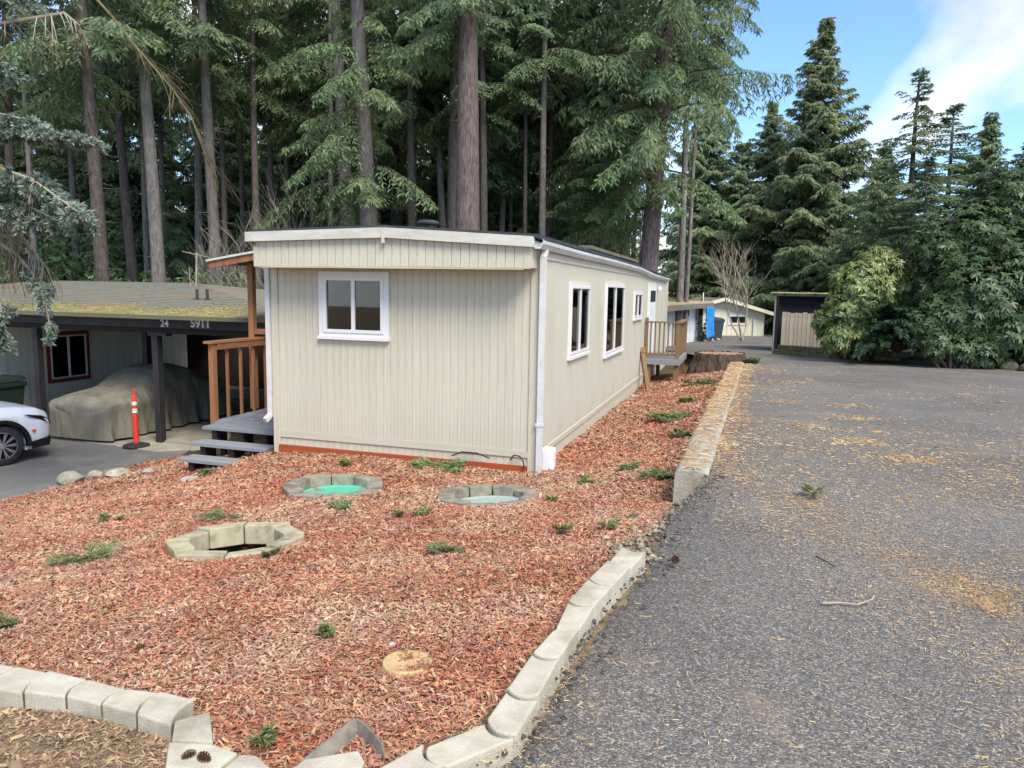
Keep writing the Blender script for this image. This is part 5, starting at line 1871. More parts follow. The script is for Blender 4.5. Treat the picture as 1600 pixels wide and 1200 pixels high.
# trunks that can be told apart: (px at py=ref bottom, py), (px at top, py), width px, depth, crown, crown base, scale, label
TR = [
    ((160, 440), (128, 40), 19, 24, 'fir_sparse', 8.5, 1.0, 'bark_dark', 'dark shaggy twig-covered trunk leaning left above the carport roof', 90),
    ((210, 440), (172, 40), 14, 30, 'fir_sparse', 9.5, 1.0, 'bark_dark', 'dark slim leaning trunk between the shaggy trunk and the pale grey trunk', 30),
    ((247, 440), (219, 40), 19, 27, 'fir_sparse', 11.0, .9, 'bark', 'straight pale grey trunk with branch knots above the carport ridge', 40),
    ((263, 440), (250, 190), 9, 34, 'fir_sparse', 10, .8, 'bark', 'very thin trunk immediately right of the pale knotted trunk', 14),
    ((312, 445), (304, 40), 12, 33, 'fir_sparse', 10.5, .9, 'bark', 'slimmer left one of the close pair of trunks over the carport ridge end', 20),
    ((338, 450), (319, 40), 17, 28, 'fir_sparse', 9.6, 1.0, 'bark', 'thicker right one of the close pair of trunks over the carport ridge end', 26),
    ((14, 200), (6, 0), 11, 32, 'fir_sparse', 9, 1.0, 'bark_dark', 'thin dark trunk at the far left edge of the picture', 10),
    ((541, 350), (526, 50), 20, 30, 'fir_wisp', 5.2, 1.0, 'bark', 'grey rough trunk behind the left half of the home roof', 20),
    ((576, 350), (568, 170), 25, 25, 'fir_wisp', 5.2, .8, 'bark', 'pale short-looking trunk half hidden by sprays left of the roof peak', 8),
    ((619, 350), (612, 0), 17, 34, 'fir_sparse', 9.2, 1.0, 'bark_dark', 'dark straight trunk rising just right of the roof peak', 14),
    ((693, 350), (674, 20), 10, 31, 'fir_dark', 10.2, .7, 'bark', 'slim leaning trunk over the black roof vent', 16),
    ((712, 352), (712, 20), 24, 29, 'fir_sparse', 11, 1.0, 'bark_dark', 'dark trunk touching the left of the biggest reddish trunk', 6),
    ((731, 354), (728, 20), 34, 24, 'fir_sparse', 10.2, .9, 'bark_red', 'biggest reddish trunk with ridged bark behind the home roof', 10),
    ((783, 354), (787, 180), 8, 33, 'fir_dark', 7.0, .9, 'bark', 'thin straight trunk right of the biggest trunk', 10),
    ((770, 354), (776, 260), 8, 38, 'fir_dark', 6.5, .9, 'bark_dark', 'thin dark trunk closest to the right of the biggest trunk', 8),
    ((922, 225), (925, 0), 9, 32, 'fir_dark', 9.8, .8, 'bark_dark', 'slim dark pole trunk over the long eave of the home', 8),
    ((893, 200), (893, 0), 11, 36, 'fir_dark', 9.0, .9, 'bark_dark', 'dark trunk left of the slim pole trunk over the long eave', 6),
    ((975, 300), (975, 60), 14, 37, 'fir_dark', 8.5, .9, 'bark_dark', 'thick dark trunk in shade left of the leaning reddish trunk', 10),
    ((950, 250), (957, 150), 9, 31, 'fir_wisp', 7.0, .9, 'bark', 'pale broken-barked thin trunk among the light sprays over the eave', 6),
    ((938, 370), (945, 290), 8, 30, 'hemlock', 4.6, .62, 'bark', 'young light green hemlock spreading sprays over the long eave', 6),
    ((1014, 420), (1041, 0), 27, 27.5, [('curtain', 8.2, 1.0, .6), ('fir_wisp', 5.6, .95, 1.0)], 8.2, 1.0, 'bark_red', 'reddish trunk leaning right with long drooping limbs reaching into the sky', 14),
]
def ground_at(x, y):
    return float(zm(x, y))
for (pb_, pt_, wp, dep, cr, cb_, cs, bk_, lab, stubs) in TR:
    a, c = at(pb_[0], pb_[1], dep), at(pt_[0], pt_[1], dep)
    k = (c.x - a.x) / (c.z - a.z)
    gz = ground_at(a.x, dep)
    bx_ = a.x - k * (a.z - gz)
    H = 26.0 if dep < 33 else 24.0
    r0 = wp * dep / F_PX / 2 / (1 - .82 * max(0, (a.z - gz + 2)) / H)
    tree('conifer', lab, (bx_, dep, gz), (bx_ + k * H, dep), H, r0, cr, cb_ - gz, cs, random.uniform(0, 6), bk_, stubs=stubs)

# fill conifers deeper in the wood
g = random.Random(31)
kinds = ['fir_a', 'fir_b', 'fir_dark', 'fir_dark', 'hemlock', 'fir_dark', 'cedar_b']
fill = []
for row, (dep, n, x0, x1, cb_) in enumerate(((41, 16, -32, 4.0, 3.2), (46, 13, -36, 5, 1.2), (56, 13, -42, 6, .6))):
    for i in range(n):
        x_ = x0 + (x1 - x0) * (i + .5 + g.uniform(-.32, .32)) / n
        fill.append((x_, dep + g.uniform(-2.2, 2.2), cb_ * g.uniform(.6, 1.5), g.choice(kinds), g.uniform(.95, 1.25)))
for i, (x_, y_, cb_, kd, s_) in enumerate(fill):
    gz = ground_at(x_, y_)
    tree('conifer', 'green conifer deep in the wood, one of many filling the background', (x_, y_, gz), (x_ + g.uniform(-.4, .4), y_), CROWNS[kd][2] * s_ + cb_ - .6, g.uniform(.13, .26), kd, cb_, s_, g.uniform(0, 6), 'bark_dark', group='background wood conifers')

# slender trunks with high crowns among the others
g = random.Random(91)
for i, px in enumerate((55, 108, 232, 355, 382, 402, 432, 458, 482, 497, 512, 556, 592, 640, 655, 757, 800, 818, 842, 862, 988, 1062, 1085)):
    y_ = g.uniform(28, 35)
    p = at(px, 300, y_)
    gz = ground_at(p.x, y_)
    kd = g.choice(['fir_sparse', 'fir_sparse', 'fir_wisp'])
    tree('conifer', 'slender straight conifer pole among the many trunks behind the roofs', (p.x - g.uniform(-.2, .3), y_, gz), (p.x + g.uniform(-.6, .3), y_), 23, g.uniform(.1, .19), kd, g.uniform(9.0, 12.0), g.uniform(.6, .85), g.uniform(0, 6), g.choice(['bark', 'bark', 'bark_dark']), stubs=10, group='slender trunks in the wood')

# young conifers filling the lower storey
g = random.Random(57)
for i, px in enumerate((20, 95, 130, 185, 275, 290, 360, 410, 470, 500, 560, 650, 665, 755, 815, 850, 880, 960, 1000)):
    y_ = g.uniform(33, 38)
    x_ = at(px, 430, y_).x
    kd = g.choice(['cedar_b', 'hemlock', 'fir_a', 'fir_b', 'hemlock'])
    s_ = g.uniform(.42, .62)
    gz = ground_at(x_, y_)
    tree('conifer', 'young bushy conifer growing under the tall trunks behind the roofs', (x_, y_, gz), (x_, y_), CROWNS[kd][2] * s_ * .95, .07, kd, .3, s_, g.uniform(0, 6), 'bark_dark', group='young conifers under the tall trees')

# trees on the right, each told apart
def std_tree(name, label, px, py_top, dep, crown, rad_px, cb_=.6, group='tall evergreens beside the lane', bark='bark', crot=0.0, R0=None):
    p = at(px, py_top, dep)
    gz = ground_at(p.x, dep) if p.x < xb(dep) else zrf(p.x, dep)
    Ht = p.z - gz
    me, lm, hh = CROWNS[crown]
    R = {'cedar': 4.3, 'cedar_b': 3.8, 'fir_open': 2.7, 'fir_dark': 3.6, 'fir_a': 3.4, 'fir_b': 4.0, 'hemlock': 4.2}[crown]
    s_ = rad_px * dep / F_PX / R
    czz = (Ht - cb_) / hh / s_
    return tree(name, label, (p.x, dep, gz), (p.x, dep), Ht - .3, R0 or .02 * Ht, crown, cb_, s_, crot, bark, group, cz=czz)
std_tree('cedar_tree', 'tallest pointed cedar rising over the black shed into blue sky', 1292, 36, 62, 'cedar', 150, .5)
std_tree('cedar_tree', 'rounded dense cedar left of the tallest pointed cedar above the far house', 1208, 165, 68, 'cedar', 110, .4, crot=2)
std_tree('cedar_tree', 'dark cedar behind the far end of the long eave', 1112, 110, 70, 'cedar', 115, .4, crot=4)
std_tree('cedar_tree', 'broad cedar low behind the bare tree and far house', 1160, 230, 66, 'cedar_b', 120, .3, crot=1)
std_tree('cedar_tree', 'low broad cedar directly behind the black shed', 1282, 225, 60, 'cedar_b', 95, .3, crot=3)
std_tree('fir_tree', 'open-topped blue green fir standing against the white cloud', 1438, 116, 46, 'fir_b', 120, 1.0, bark='bark_dark')
std_tree('fir_tree', 'fir just right of the open-topped fir, a little shorter', 1492, 168, 50, 'fir_a', 125, 1.0, crot=1)
std_tree('fir_tree', 'rightmost fir top against the sky above the rhododendron', 1547, 188, 50, 'cedar_b', 105, 1.0, crot=2)
std_tree('fir_tree', 'low dark fir in the gap between the tall cedar and open-topped fir', 1385, 235, 52, 'cedar_b', 110, .5, crot=3)
std_tree('fir_tree', 'low dark fir behind the pale yellow green rhododendron', 1452, 250, 42, 'fir_dark', 100, .4, crot=3)
std_tree('fir_tree', 'dark fir hidden behind the top of the large rhododendron', 1612, 225, 44, 'fir_dark', 120, .4, crot=5)

# understory bushes: leaves as small kites
def bush_mesh(key, mat, seed, rx, ry, rz, n, leaf=.1, wd=.05, hollow=.55, lobes=14):
    g = np.random.default_rng(seed)
    lc = unit(g.normal(0, 1, (lobes, 3))) * g.uniform(.25, .75, (lobes, 1))
    lc[:, 2] = np.abs(lc[:, 2]) * .9
    lr = g.uniform(.28, .5, lobes)
    i = g.integers(0, lobes, n)
    d = unit(g.normal(0, 1, (n, 3)))
    P = lc[i] + d * (lr[i] * g.uniform(hollow, 1.0, n) ** .5)[:, None]
    P[:, 2] = np.abs(P[:, 2])
    P *= np.array([rx, ry, rz])
    D = unit(d + g.normal(0, .6, (n, 3)))
    S = unit(np.cross(D, g.normal(0, 1, (n, 3))))
    V = kites(P, D, S, leaf * g.uniform(.6, 1.4, n), wd * g.uniform(.7, 1.3, n), .1)
    me = mesh_np('leaves_' + key, V, quads(n))
    me.materials.append(MATS[mat])
    return me
BUSH = [bush_mesh('a', 'fol_bush', 21, 2.2, 2.0, 2.6, 9000, .16, .075), bush_mesh('b', 'fol_bush', 22, 2.0, 2.0, 3.2, 9000, .17, .07)]
def stems(root, n, h, seed, mat='limb', r=.03):
    g = random.Random(seed)
    b = MB()
    for k in range(n):
        a = g.uniform(0, 6.28)
        q = [Vector((0, 0, -.1))]
        for j in range(4):
            q.append(q[-1] + Vector((math.cos(a) * g.uniform(.1, .3), math.sin(a) * g.uniform(.1, .3), 1)) * (h / 4))
        b.tube(q, [r, r * .8, r * .6, r * .4, r * .2], 5, cap=False)
    return b.build('stems', mat, root)
g = random.Random(77)
for i, (px, dep, s_, lab) in enumerate(((60, 27, 1.3, 'leafy green shrub above the left end of the carport ridge'), (190, 29, 1.3, 'leafy shrub between dark trunks behind the carport ridge'), (285, 30, 1.5, 'bright leafy shrub between the pale trunk and the close pair of trunks'),
                                    (375, 29, 1.4, 'leafy shrub behind the end of the porch roof'), (455, 30, 1.6, 'tall leafy shrub left of the roof peak of the home'), (640, 32, 1.7, 'tall shrub behind the roof vent'), (840, 31, 1.7, 'tall shrub behind the middle of the long eave'), (-40, 34, 1.2, 'shrub at the left picture edge behind the blue spruce'),
                                    (1035, 38, 1.2, 'shrub behind the far corner of the home'))):
    p = at(px, 440, dep)
    gz = ground_at(p.x, dep)
    r = thing('shrub', lab, 'shrub', (p.x, dep, gz), g.uniform(0, 6), 'understory shrubs')
    o = link('leaves', BUSH[i % 2], None, r)
    o.scale = (s_, s_, s_)
    stems(r, 6, 2.4 * s_, i)

g = random.Random(83)
for i in range(26):
    y_ = g.uniform(34, 47)
    x_ = -28 + 33 * (i + g.uniform(.1, .9)) / 26
    gz = ground_at(x_, y_)
    r = thing('shrub', 'tall loose green thicket shrub low in the wood behind the roofs', 'shrub', (x_, y_, gz), g.uniform(0, 6), 'thicket shrubs in the wood')
    o = link('leaves', BUSH[i % 2], None, r)
    s_ = g.uniform(1.4, 2.1)
    o.scale = (s_, s_, s_ * 1.15)
    stems(r, 5, 2.6 * s_, 300 + i)

# bare twiggy shrubs and the small bare tree
def bare(name, label, base, h, spread, seed, mat='twig_pale', levels=3, r0=.05, n0=5, group=None, lean=(0, 0)):
    root = thing(name, label, 'tree', base, 0, group)
    g = random.Random(seed)
    b = MB()
    def grow(p, d, L_, r, lv):
        q = [p]
        dd = d
        for j in range(3):
            dd = (dd + Vector((g.uniform(-.22, .22), g.uniform(-.22, .22), g.uniform(-.05, .18)))).normalized()
            q.append(q[-1] + dd * (L_ / 3))
        b.tube(q, [r, r * .8, r * .62, r * .45], 5 if r > .02 else 3, cap=False)
        if lv == 0: return
        for k in range(g.randint(3, 5)):
            t = g.uniform(.35, 1.0)
            i = min(2, int(t * 3))
            pp_ = q[i].lerp(q[i + 1], t * 3 - i)
            nd_ = (dd + Vector((g.uniform(-1, 1), g.uniform(-1, 1), g.uniform(-.3, .8))) * spread).normalized()
            grow(pp_, nd_, L_ * g.uniform(.5, .75), max(.004, r * .5), lv - 1)
    for k in range(n0):
        d = Vector((g.uniform(-1, 1) * spread * .7 + lean[0], g.uniform(-1, 1) * spread * .7 + lean[1], 1)).normalized()
        grow(Vector((0, 0, -.05)), d, h * g.uniform(.42, .6), r0, levels)
    b.build('branches', mat, root)
    return root
p = at(1160, 524, 40)
bare('bare_tree', 'small leafless tree with pale branches in front of the far yellow house', (p.x, p.y, zrf(p.x, p.y)), 5.2, 1.0, 5, levels=3, r0=.06, n0=3)
for i, (px, py, dep, h, lab) in enumerate(((420, 400, 27, 6.2, 'leafless twiggy shrub behind the porch roof'), (505, 380, 28, 7.0, 'leafless twiggy shrub behind the left half of the home roof'), (370, 450, 28, 5.6, 'leafless thin shrub beside the carport ridge end'), (905, 400, 29, 5.2, 'pale thin dead sapling behind the long eave'))):
    p = at(px, py, dep)
    gz = ground_at(p.x, dep)
    bare('bare_shrub', lab, (p.x, dep, gz), h, .8, 50 + i, levels=3, r0=.018, n0=5, group='leafless shrubs')
# thin antenna mast on the carport ridge
p = at(306, 440, CO.y + 5.5)
am = thing('antenna_mast', 'thin pale stick mast with crossbar above the carport ridge end', 'mast', (p.x, p.y, p.z - .2))
MB().tube([(0, 0, 0), (.05, 0, 1.0)], .022, 6).tube([(-.35, 0, 1.02), (.42, 0, .86)], .012, 5).tube([(-.15, 0, .0), (-.17, 0, .6)], .01, 5).build('mast', 'twig_pale', am)

# ------------------------------------------------------------ rhododendrons and yew on the right
def leaf_clusters(C, A, g, leaf=.13, wd=.042, per=8):
    """whorls of elliptic leaves around axis A at points C"""
    n = len(C)
    out = []
    ref = unit(np.cross(A, g.normal(0, 1, (n, 3))))
    oth = np.cross(A, ref)
    for k in range(per):
        a = 6.283 * k / per + g.normal(0, .2, n)
        rd = ref * np.cos(a)[:, None] + oth * np.sin(a)[:, None]
        D = unit(rd + A * g.uniform(-.25, .55, n)[:, None])
        S = unit(np.cross(D, A))
        U = np.cross(S, D)
        L = (leaf * g.uniform(.7, 1.25, n))[:, None]
        w = (wd * g.uniform(.8, 1.2, n))[:, None]
        sag = np.array([0, 0, -1.0]) * L
        pts = [C, C + D * L * .35 + S * w * .5 + U * w * .12, C + D * L * .75 + S * w * .4 + U * w * .1 + sag * .1, C + D * L + sag * .25, C + D * L * .75 - S * w * .4 + U * w * .1 + sag * .1, C + D * L * .35 - S * w * .5 + U * w * .12]
        out.append(np.stack(pts, 1))
    return np.concatenate(out).reshape(-1, 3)

def rhodo(name, label, cpx, base_py, dep, blobs, ncl, mat, seed, leaf=.13, group=None):
    """blobs: (px, py, radius px) ellipsoids in the bush's own space at the given depth"""
    g = np.random.default_rng(seed)
    p0 = rpt(cpx, base_py) if dep is None else at(cpx, base_py, dep)
    dep = p0.y
    root = thing(name, label, 'shrub', p0, 0, group)
    C, A = [], []
    area = np.array([b_[2] ** 2 for b_ in blobs], float)
    cnt = (ncl * area / area.sum()).astype(int)
    cents = []
    for (px, py, rp, dy) in blobs:
        c = at(px, py, dep + dy)
        cents.append((np.array(c), rp * dep / F_PX))
    for (c, r), m in zip(cents, cnt):
        d = unit(g.normal(0, 1, (m, 3)))
        rr = r * (1 + .18 * np.sin(d[:, 0] * 7 + seed) * np.sin(d[:, 2] * 6 + 1)) * g.uniform(.78, 1.03, m)
        P = c + d * rr[:, None] * np.array([1, .9, 1])
        inside = np.zeros(m, bool)
        for (c2, r2) in cents:
            if c2 is c: continue
            inside |= np.linalg.norm((P - c2) / np.array([1, .9, 1]), axis=1) < r2 * .72
        ok = ~inside & (P[:, 2] > p0.z + .02)
        C.append(P[ok])
        A.append(unit(d[ok] + np.array([0, 0, .45]) + g.normal(0, .25, (ok.sum(), 3))))
    C, A = np.concatenate(C), np.concatenate(A)
    V = leaf_clusters(C - np.array(p0), A, g, leaf, leaf * .34)
    F = np.arange(len(V)).reshape(-1, 6)
    me = mesh_np('leaves', V, F)
    link('leaves', me, mat, root)
    b = MB()
    gg = random.Random(seed)
    for (c, r) in cents:
        for k in range(5):
            e = Vector(c) - p0 + Vector((gg.uniform(-.6, .6) * r, gg.uniform(-.6, .6) * r, gg.uniform(-.3, .6) * r))
            s0 = Vector((e.x * .35 + gg.uniform(-.3, .3), e.y * .35, -.1))
            mid = s0.lerp(e, .5) + Vector((gg.uniform(-.2, .2), gg.uniform(-.2, .2), .1))
            b.tube([s0, mid, e], [.05, .035, .012], 5, cap=False)
    b.build('branches', 'limb', root)
    return root
rhodo('rhododendron', 'big dark green rhododendron with broad leaves at the right picture edge', 1560, 575, None,
      [(1590, 330, 78, 1.6), (1530, 385, 72, 1.4), (1470, 385, 48, 1.6), (1600, 440, 92, .6), (1530, 470, 78, .4), (1480, 495, 46, .3), (1660, 380, 100, 1.4), (1640, 500, 80, .2), (1570, 520, 46, -.2), (1450, 515, 34, .2), (1505, 440, 50, .8)], 9500, 'fol_rhodo', 3, leaf=.17)
rhodo('rhododendron', 'yellow green rhododendron growing beside the pale board fence', 1340, 556, HB[2].y + .9,
      [(1345, 455, 48, .2), (1375, 420, 36, .5), (1330, 495, 42, -.1), (1310, 520, 28, -.3), (1400, 440, 34, .8), (1360, 520, 34, 0), (1295, 500, 22, 0)], 3800, 'fol_rhodo_yellow', 5, leaf=.14)
rhodo('rhododendron', 'small leafy bush above the rough stones below the big rhododendron', 1490, 570, HB[1].y + .6,
      [(1465, 535, 24, 0), (1500, 545, 22, 0), (1535, 550, 26, 0)], 500, 'fol_rhodo', 8, leaf=.13)
# feathery dark yew: arching sprays
V, limbs = [], MB()
g = np.random.default_rng(15)
yp = at(1400, 552, HB[2].y + .4)
for i in range(90):
    az = g.uniform(0, 6.283)
    Lb = g.uniform(1.0, 2.3)
    rd = np.array([math.cos(az), math.sin(az) * .8, 0])
    up_ = g.uniform(.35, 1.05)
    tt = np.linspace(0, 1, 6)
    st_ = rd * .2 + np.array([g.normal(0, .35), g.normal(0, .25), g.uniform(.2, 1.3)])
    ax = st_[None] + rd[None] * (tt * Lb * .85)[:, None] + np.array([0, 0, 1])[None] * (up_ * Lb * tt * .55 - .35 * Lb * tt ** 2)[:, None]
    limbs.tube([(0, 0, .05)] + [tuple(p) for p in ax[::2]], [.03, .02, .012, .005], 3, cap=False)
    n = int(Lb / .045)
    s = np.linspace(.1, 1, n)
    base = np.stack([np.interp(s, tt, ax[:, k]) for k in range(3)], -1)
    tan = unit(np.gradient(base, axis=0))
    sd = unit(np.cross(tan, np.array([0, 0, 1.0])))
    for sg in (-1, 1):
        for rep in range(3):
            off = sd * sg * (.10 * rep * (1.1 - s))[:, None]
            D = unit(tan * .8 + sd * sg * .8 + g.normal(0, .25, (n, 3)) + np.array([0, 0, -.15]))
            S = unit(np.cross(D, np.array([0, 0, 1.0]) + g.normal(0, .4, (n, 3))))
            V.append(kites(base + off, D, S, .2 * g.uniform(.6, 1.3, n) * (1.15 - .5 * s), np.full(n, .045), .1))
V = np.concatenate(V)
ye = thing('yew_shrub', 'dark feathery yew shrub with arching sprays between the two rhododendrons', 'shrub', yp)
link('foliage', mesh_np('yew', V, quads(len(V) // 4)), 'fol_yew', ye)
limbs.build('limbs', 'limb', ye)['kind'] = 'stuff'

# ------------------------------------------------------------ blue spruce branches hanging in at the left
SD_ = 10.6
sx = at(-190, 600, SD_ + .4)
zg = zmf(sx.x, sx.y)
spr = thing('blue_spruce', 'blue grey spruce standing off the left edge with drooping needled branches', 'tree', (sx.x, sx.y, zg))
spo = spr.location
trunk_pts = [(0, 0, -.2), (.05, .02, 3), (.02, 0, 7), (0, 0, 12), (0, 0, 16)]
MB().tube(trunk_pts, [.3, .24, .19, .1, .03], 12).build('trunk', 'bark_dark', spr, smooth=True)
g = np.random.default_rng(5)
KV = []
twigs = MB()
wood = MB()
def bottle(P0, P1, dens=70, kl=.07, kw=.024, start=0.0, sag=.1):
    """needled shoot between two points"""
    P0, P1 = np.array(P0), np.array(P1)
    L = np.linalg.norm(P1 - P0)
    n = max(10, int(L * dens * 5))
    t = np.sort(g.uniform(start, 1, n))
    base = P0 + (P1 - P0) * t[:, None]
    base[:, 2] -= sag * L * np.sin(t * 3.14) * .0
    ax = unit((P1 - P0)[None])
    rr = g.normal(0, 1, (n, 3))
    D = unit(ax * .9 + unit(rr - (rr * ax).sum(1, keepdims=True) * ax) * .85)
    S = unit(np.cross(D, g.normal(0, 1, (n, 3))))
    KV.append(kites(base, D, S, kl * g.uniform(.7, 1.3, n), np.full(n, kw), 0))
def spray(path, width, needled=(0, 1), nsh=26, hang=.5, dead=.2):
    """branch following pixel path (px, py, depth) with side shoots"""
    pts = [np.array(at(a, b_, d_) - spo) for a, b_, d_ in path]
    cum = np.linspace(0, 1, len(pts))
    P = lambda t: np.array([np.interp(t, cum, [q[k] for q in pts]) for k in range(3)])
    fine = [P(t) for t in np.linspace(0, 1, 10)]
    wood.tube([tuple(q) for q in fine], list(np.linspace(.035, .008, 10)), 5, cap=False)
    for k in range(nsh):
        t = g.uniform(.12, 1.0)
        q = P(t)
        tg = P(min(1, t + .05)) - P(max(0, t - .05))
        tg = tg / max(1e-6, np.linalg.norm(tg))
        sd = np.cross(tg, [0, 0, 1.0])
        sd = sd / max(1e-6, np.linalg.norm(sd))
        L = width * g.uniform(.5, 1.2) * (1.15 - .6 * t)
        d = tg * g.uniform(.3, .9) + sd * g.choice([-1, 1]) * g.uniform(.3, 1.0) + np.array([0, 0, -hang * g.uniform(.4, 1.6)])
        d = d / np.linalg.norm(d)
        e = q + d * L
        wood.tube([tuple(q), tuple((q + e) / 2 + np.array([0, 0, .02])), tuple(e)], [.009, .006, .004], 4, cap=False)
        if needled[0] <= t <= needled[1] and g.random() > dead:
            bottle(q, e, start=.1)
            for j in range(5):
                f = g.uniform(.25, 1)
                q2 = q + (e - q) * f
                d2 = d + g.normal(0, .55, 3) + np.array([0, 0, -.1])
                d2 /= np.linalg.norm(d2)
                bottle(q2, q2 + d2 * L * g.uniform(.22, .45))
        else:
            for j in range(3):
                f = g.uniform(.3, 1)
                q2 = q + (e - q) * f
                d2 = d * .6 + np.array([g.normal(0, .25), g.normal(0, .25), -1])
                e2 = q2 + d2 * L * g.uniform(.4, .9)
                twigs.tube([tuple(q2), tuple((q2 + e2) / 2 + g.normal(0, .015, 3)), tuple(e2)], [.004, .003, .002], 3, cap=False)
spray([(-190, 130, 10.8), (-60, 170, 10.6), (0, 178, 10.5), (55, 190, 10.3)], .5, (.3, 1), 60, .35)
spray([(-190, 150, 10.8), (-40, 195, 10.4), (40, 205, 10.2), (130, 214, 10.0)], .38, (.3, 1), 52, .25)
spray([(-190, 210, 10.8), (-40, 250, 10.4), (50, 280, 10.1), (120, 330, 9.9)], .55, (.3, 1), 80, .4)
spray([(-190, 240, 10.8), (-60, 290, 10.4), (30, 315, 10.2), (90, 345, 10.1)], .55, (.3, 1), 76, .5)
spray([(-190, 330, 10.8), (-60, 350, 10.6), (20, 390, 10.5), (62, 440, 10.4), (80, 515, 10.4)], .32, (.62, 1), 46, .8, dead=.05)
spray([(-190, 420, 10.8), (-60, 440, 10.5), (0, 475, 10.4), (10, 535, 10.4)], .3, (.55, 1), 26, .6)
spray([(-190, 250, 10.8), (-60, 300, 10.7), (20, 350, 10.6), (60, 400, 10.5)], .62, (2, 3), 40, 1.3)
spray([(-190, 350, 10.8), (-30, 355, 10.7), (40, 380, 10.6), (75, 420, 10.5)], .6, (2, 3), 34, 1.4)
spray([(-190, -20, 10.9), (-20, 40, 10.7), (100, 20, 10.6), (125, 40, 10.6)], .5, (2, 3), 22, 1.2)
spray([(-190, 60, 10.9), (-50, 90, 10.7), (20, 100, 10.6)], .5, (.2, 1), 26, .5)
spray([(-190, -60, 10.9), (-50, -30, 10.7), (40, -10, 10.6)], .5, (.2, 1), 26, .5)
# rest of its crown, off to the left
for k in range(30):
    z = g.uniform(2.5, 13)
    a = g.uniform(1.7, 5.0)
    L = (1 - z / 16) * 3.4
    q0 = np.array([0, 0, z])
    for j in range(3):
        d = np.array([math.cos(a + g.normal(0, .2)), math.sin(a + g.normal(0, .2)), -.25])
        e = q0 + d * L * (.4 + .3 * j)
        bottle(q0 + d * L * .2, e, dens=16, kl=.14, kw=.06)
    wood.tube([tuple(q0), tuple(q0 + d * L)], [.04, .01], 4, cap=False)
# long bare branch arching down from above
def bare_branch(path, seed, r0=.018, ntw=40, tw=.6):
    gg = random.Random(seed)
    pts = [at(a, b_, d_) - spo for a, b_, d_ in path]
    wood_pts = pts
    twigs.tube(pts, list(np.linspace(r0, .008, len(pts))), 6, cap=False)
    for k in range(ntw):
        t = gg.uniform(.35, 1) * (len(pts) - 1)
        i = min(len(pts) - 2, int(t))
        q = pts[i].lerp(pts[i + 1], t - i)
        d = (pts[i + 1] - pts[i]).normalized()
        dd = (d + Vector((gg.uniform(-.5, .7), gg.uniform(-.6, .6), gg.uniform(-.5, .5)))).normalized()
        L = tw * gg.uniform(.35, 1.1)
        m = q + dd * L * .5
        e = m + (dd + Vector((0, 0, -.5))).normalized() * L * .5
        twigs.tube([q, m, e], [.005, .004, .002], 3, cap=False)
        for j in range(3):
            q2 = q.lerp(e, gg.uniform(.3, .9))
            d2 = (dd + Vector((gg.uniform(-.6, .6), gg.uniform(-.6, .6), gg.uniform(-.8, .1)))).normalized()
            twigs.tube([q2, q2 + d2 * L * gg.uniform(.2, .45)], [.003, .0015], 3, cap=False)
bare_branch([(-190, -190, 10.8), (0, -90, 10.0), (130, -25, 9.6), (170, 20, 9.4), (210, 70, 9.3), (270, 140, 9.2), (300, 185, 9.1), (318, 235, 9.1), (330, 262, 9.1)], 4)
b_o = link('needles', mesh_np('needles', np.concatenate(KV), quads(sum(len(k) for k in KV) // 4)), 'fol_spruce', spr)
wood.build('limbs', 'twig_pale', spr)
twigs.build('bare_twigs', 'twig_moss', spr)

# ------------------------------------------------------------ loose litter
def surf_z(x, y):
    return ground_z(x, y)
def flakes(g, X, Y, Z, L, Wd, lift=.02, tilt=.35):
    """folded slivers lying on the ground"""
    n = len(X)
    a = g.uniform(0, 6.283, n)
    el = g.normal(0, tilt, n)
    D = np.stack([np.cos(a) * np.cos(el), np.sin(a) * np.cos(el), np.sin(el)], -1)
    roll = g.normal(0, .5, n)
    S0 = np.stack([-np.sin(a), np.cos(a), np.zeros(n)], -1)
    U0 = np.cross(D, S0)
    S = S0 * np.cos(roll)[:, None] + U0 * np.sin(roll)[:, None]
    U = np.cross(D, S)
    P = np.stack([X, Y, Z], -1)
    h = (L / 2)[:, None]
    w = (Wd / 2)[:, None]
    th = w * .5
    j = g.uniform(.5, 1, (n, 4))
    v = [P - D * h - S * w * j[:, 0:1], P + D * h - S * w * j[:, 1:2], P + D * h * j[:, 2:3] + S * w, P - D * h * j[:, 3:4] + S * w, P - D * h * .8 + U * th, P + D * h * .8 + U * th]
    V = np.stack(v, 1).reshape(-1, 3)
    o = (np.arange(n) * 6)[:, None, None]
    F = (o + np.array([(0, 1, 5, 4), (4, 5, 2, 3)])[None]).reshape(-1, 4)
    return V, F
g = np.random.default_rng(101)
def sample_yard(n, y0, y1):
    X = g.uniform(-8.5, 6.5, n)
    Y = g.uniform(y0, y1, n)
    k = in_poly(X, Y, YARD_POLY) & (np.abs(X) < .80 * Y + .6)
    for i, (c, r) in enumerate(RINGS):
        k &= np.hypot(X - c.x, Y - c.y) > r * 1.0
    return X[k], Y[k]
Xs, Ys, Ls, Ws = [], [], [], []
for (y0, y1, dens, lm) in ((1.8, 3.6, 11500, .023), (3.6, 5.2, 7800, .027), (5.2, 7.2, 4800, .033), (7.2, 10.5, 2900, .042), (10.5, 20, 900, .055)):
    X, Y = sample_yard(int(dens * 15 * (y1 - y0)), y0, y1)
    Xs.append(X); Ys.append(Y)
    Ls.append(lm * np.clip(np.exp(g.normal(0, .45, len(X))), .3, 2.0))
    Ws.append(Ls[-1] * g.uniform(.12, .36, len(X)))
X, Y, L, Wd = map(np.concatenate, (Xs, Ys, Ls, Ws))
Z = surf_z(X, Y) + g.uniform(.0, .016, len(X))
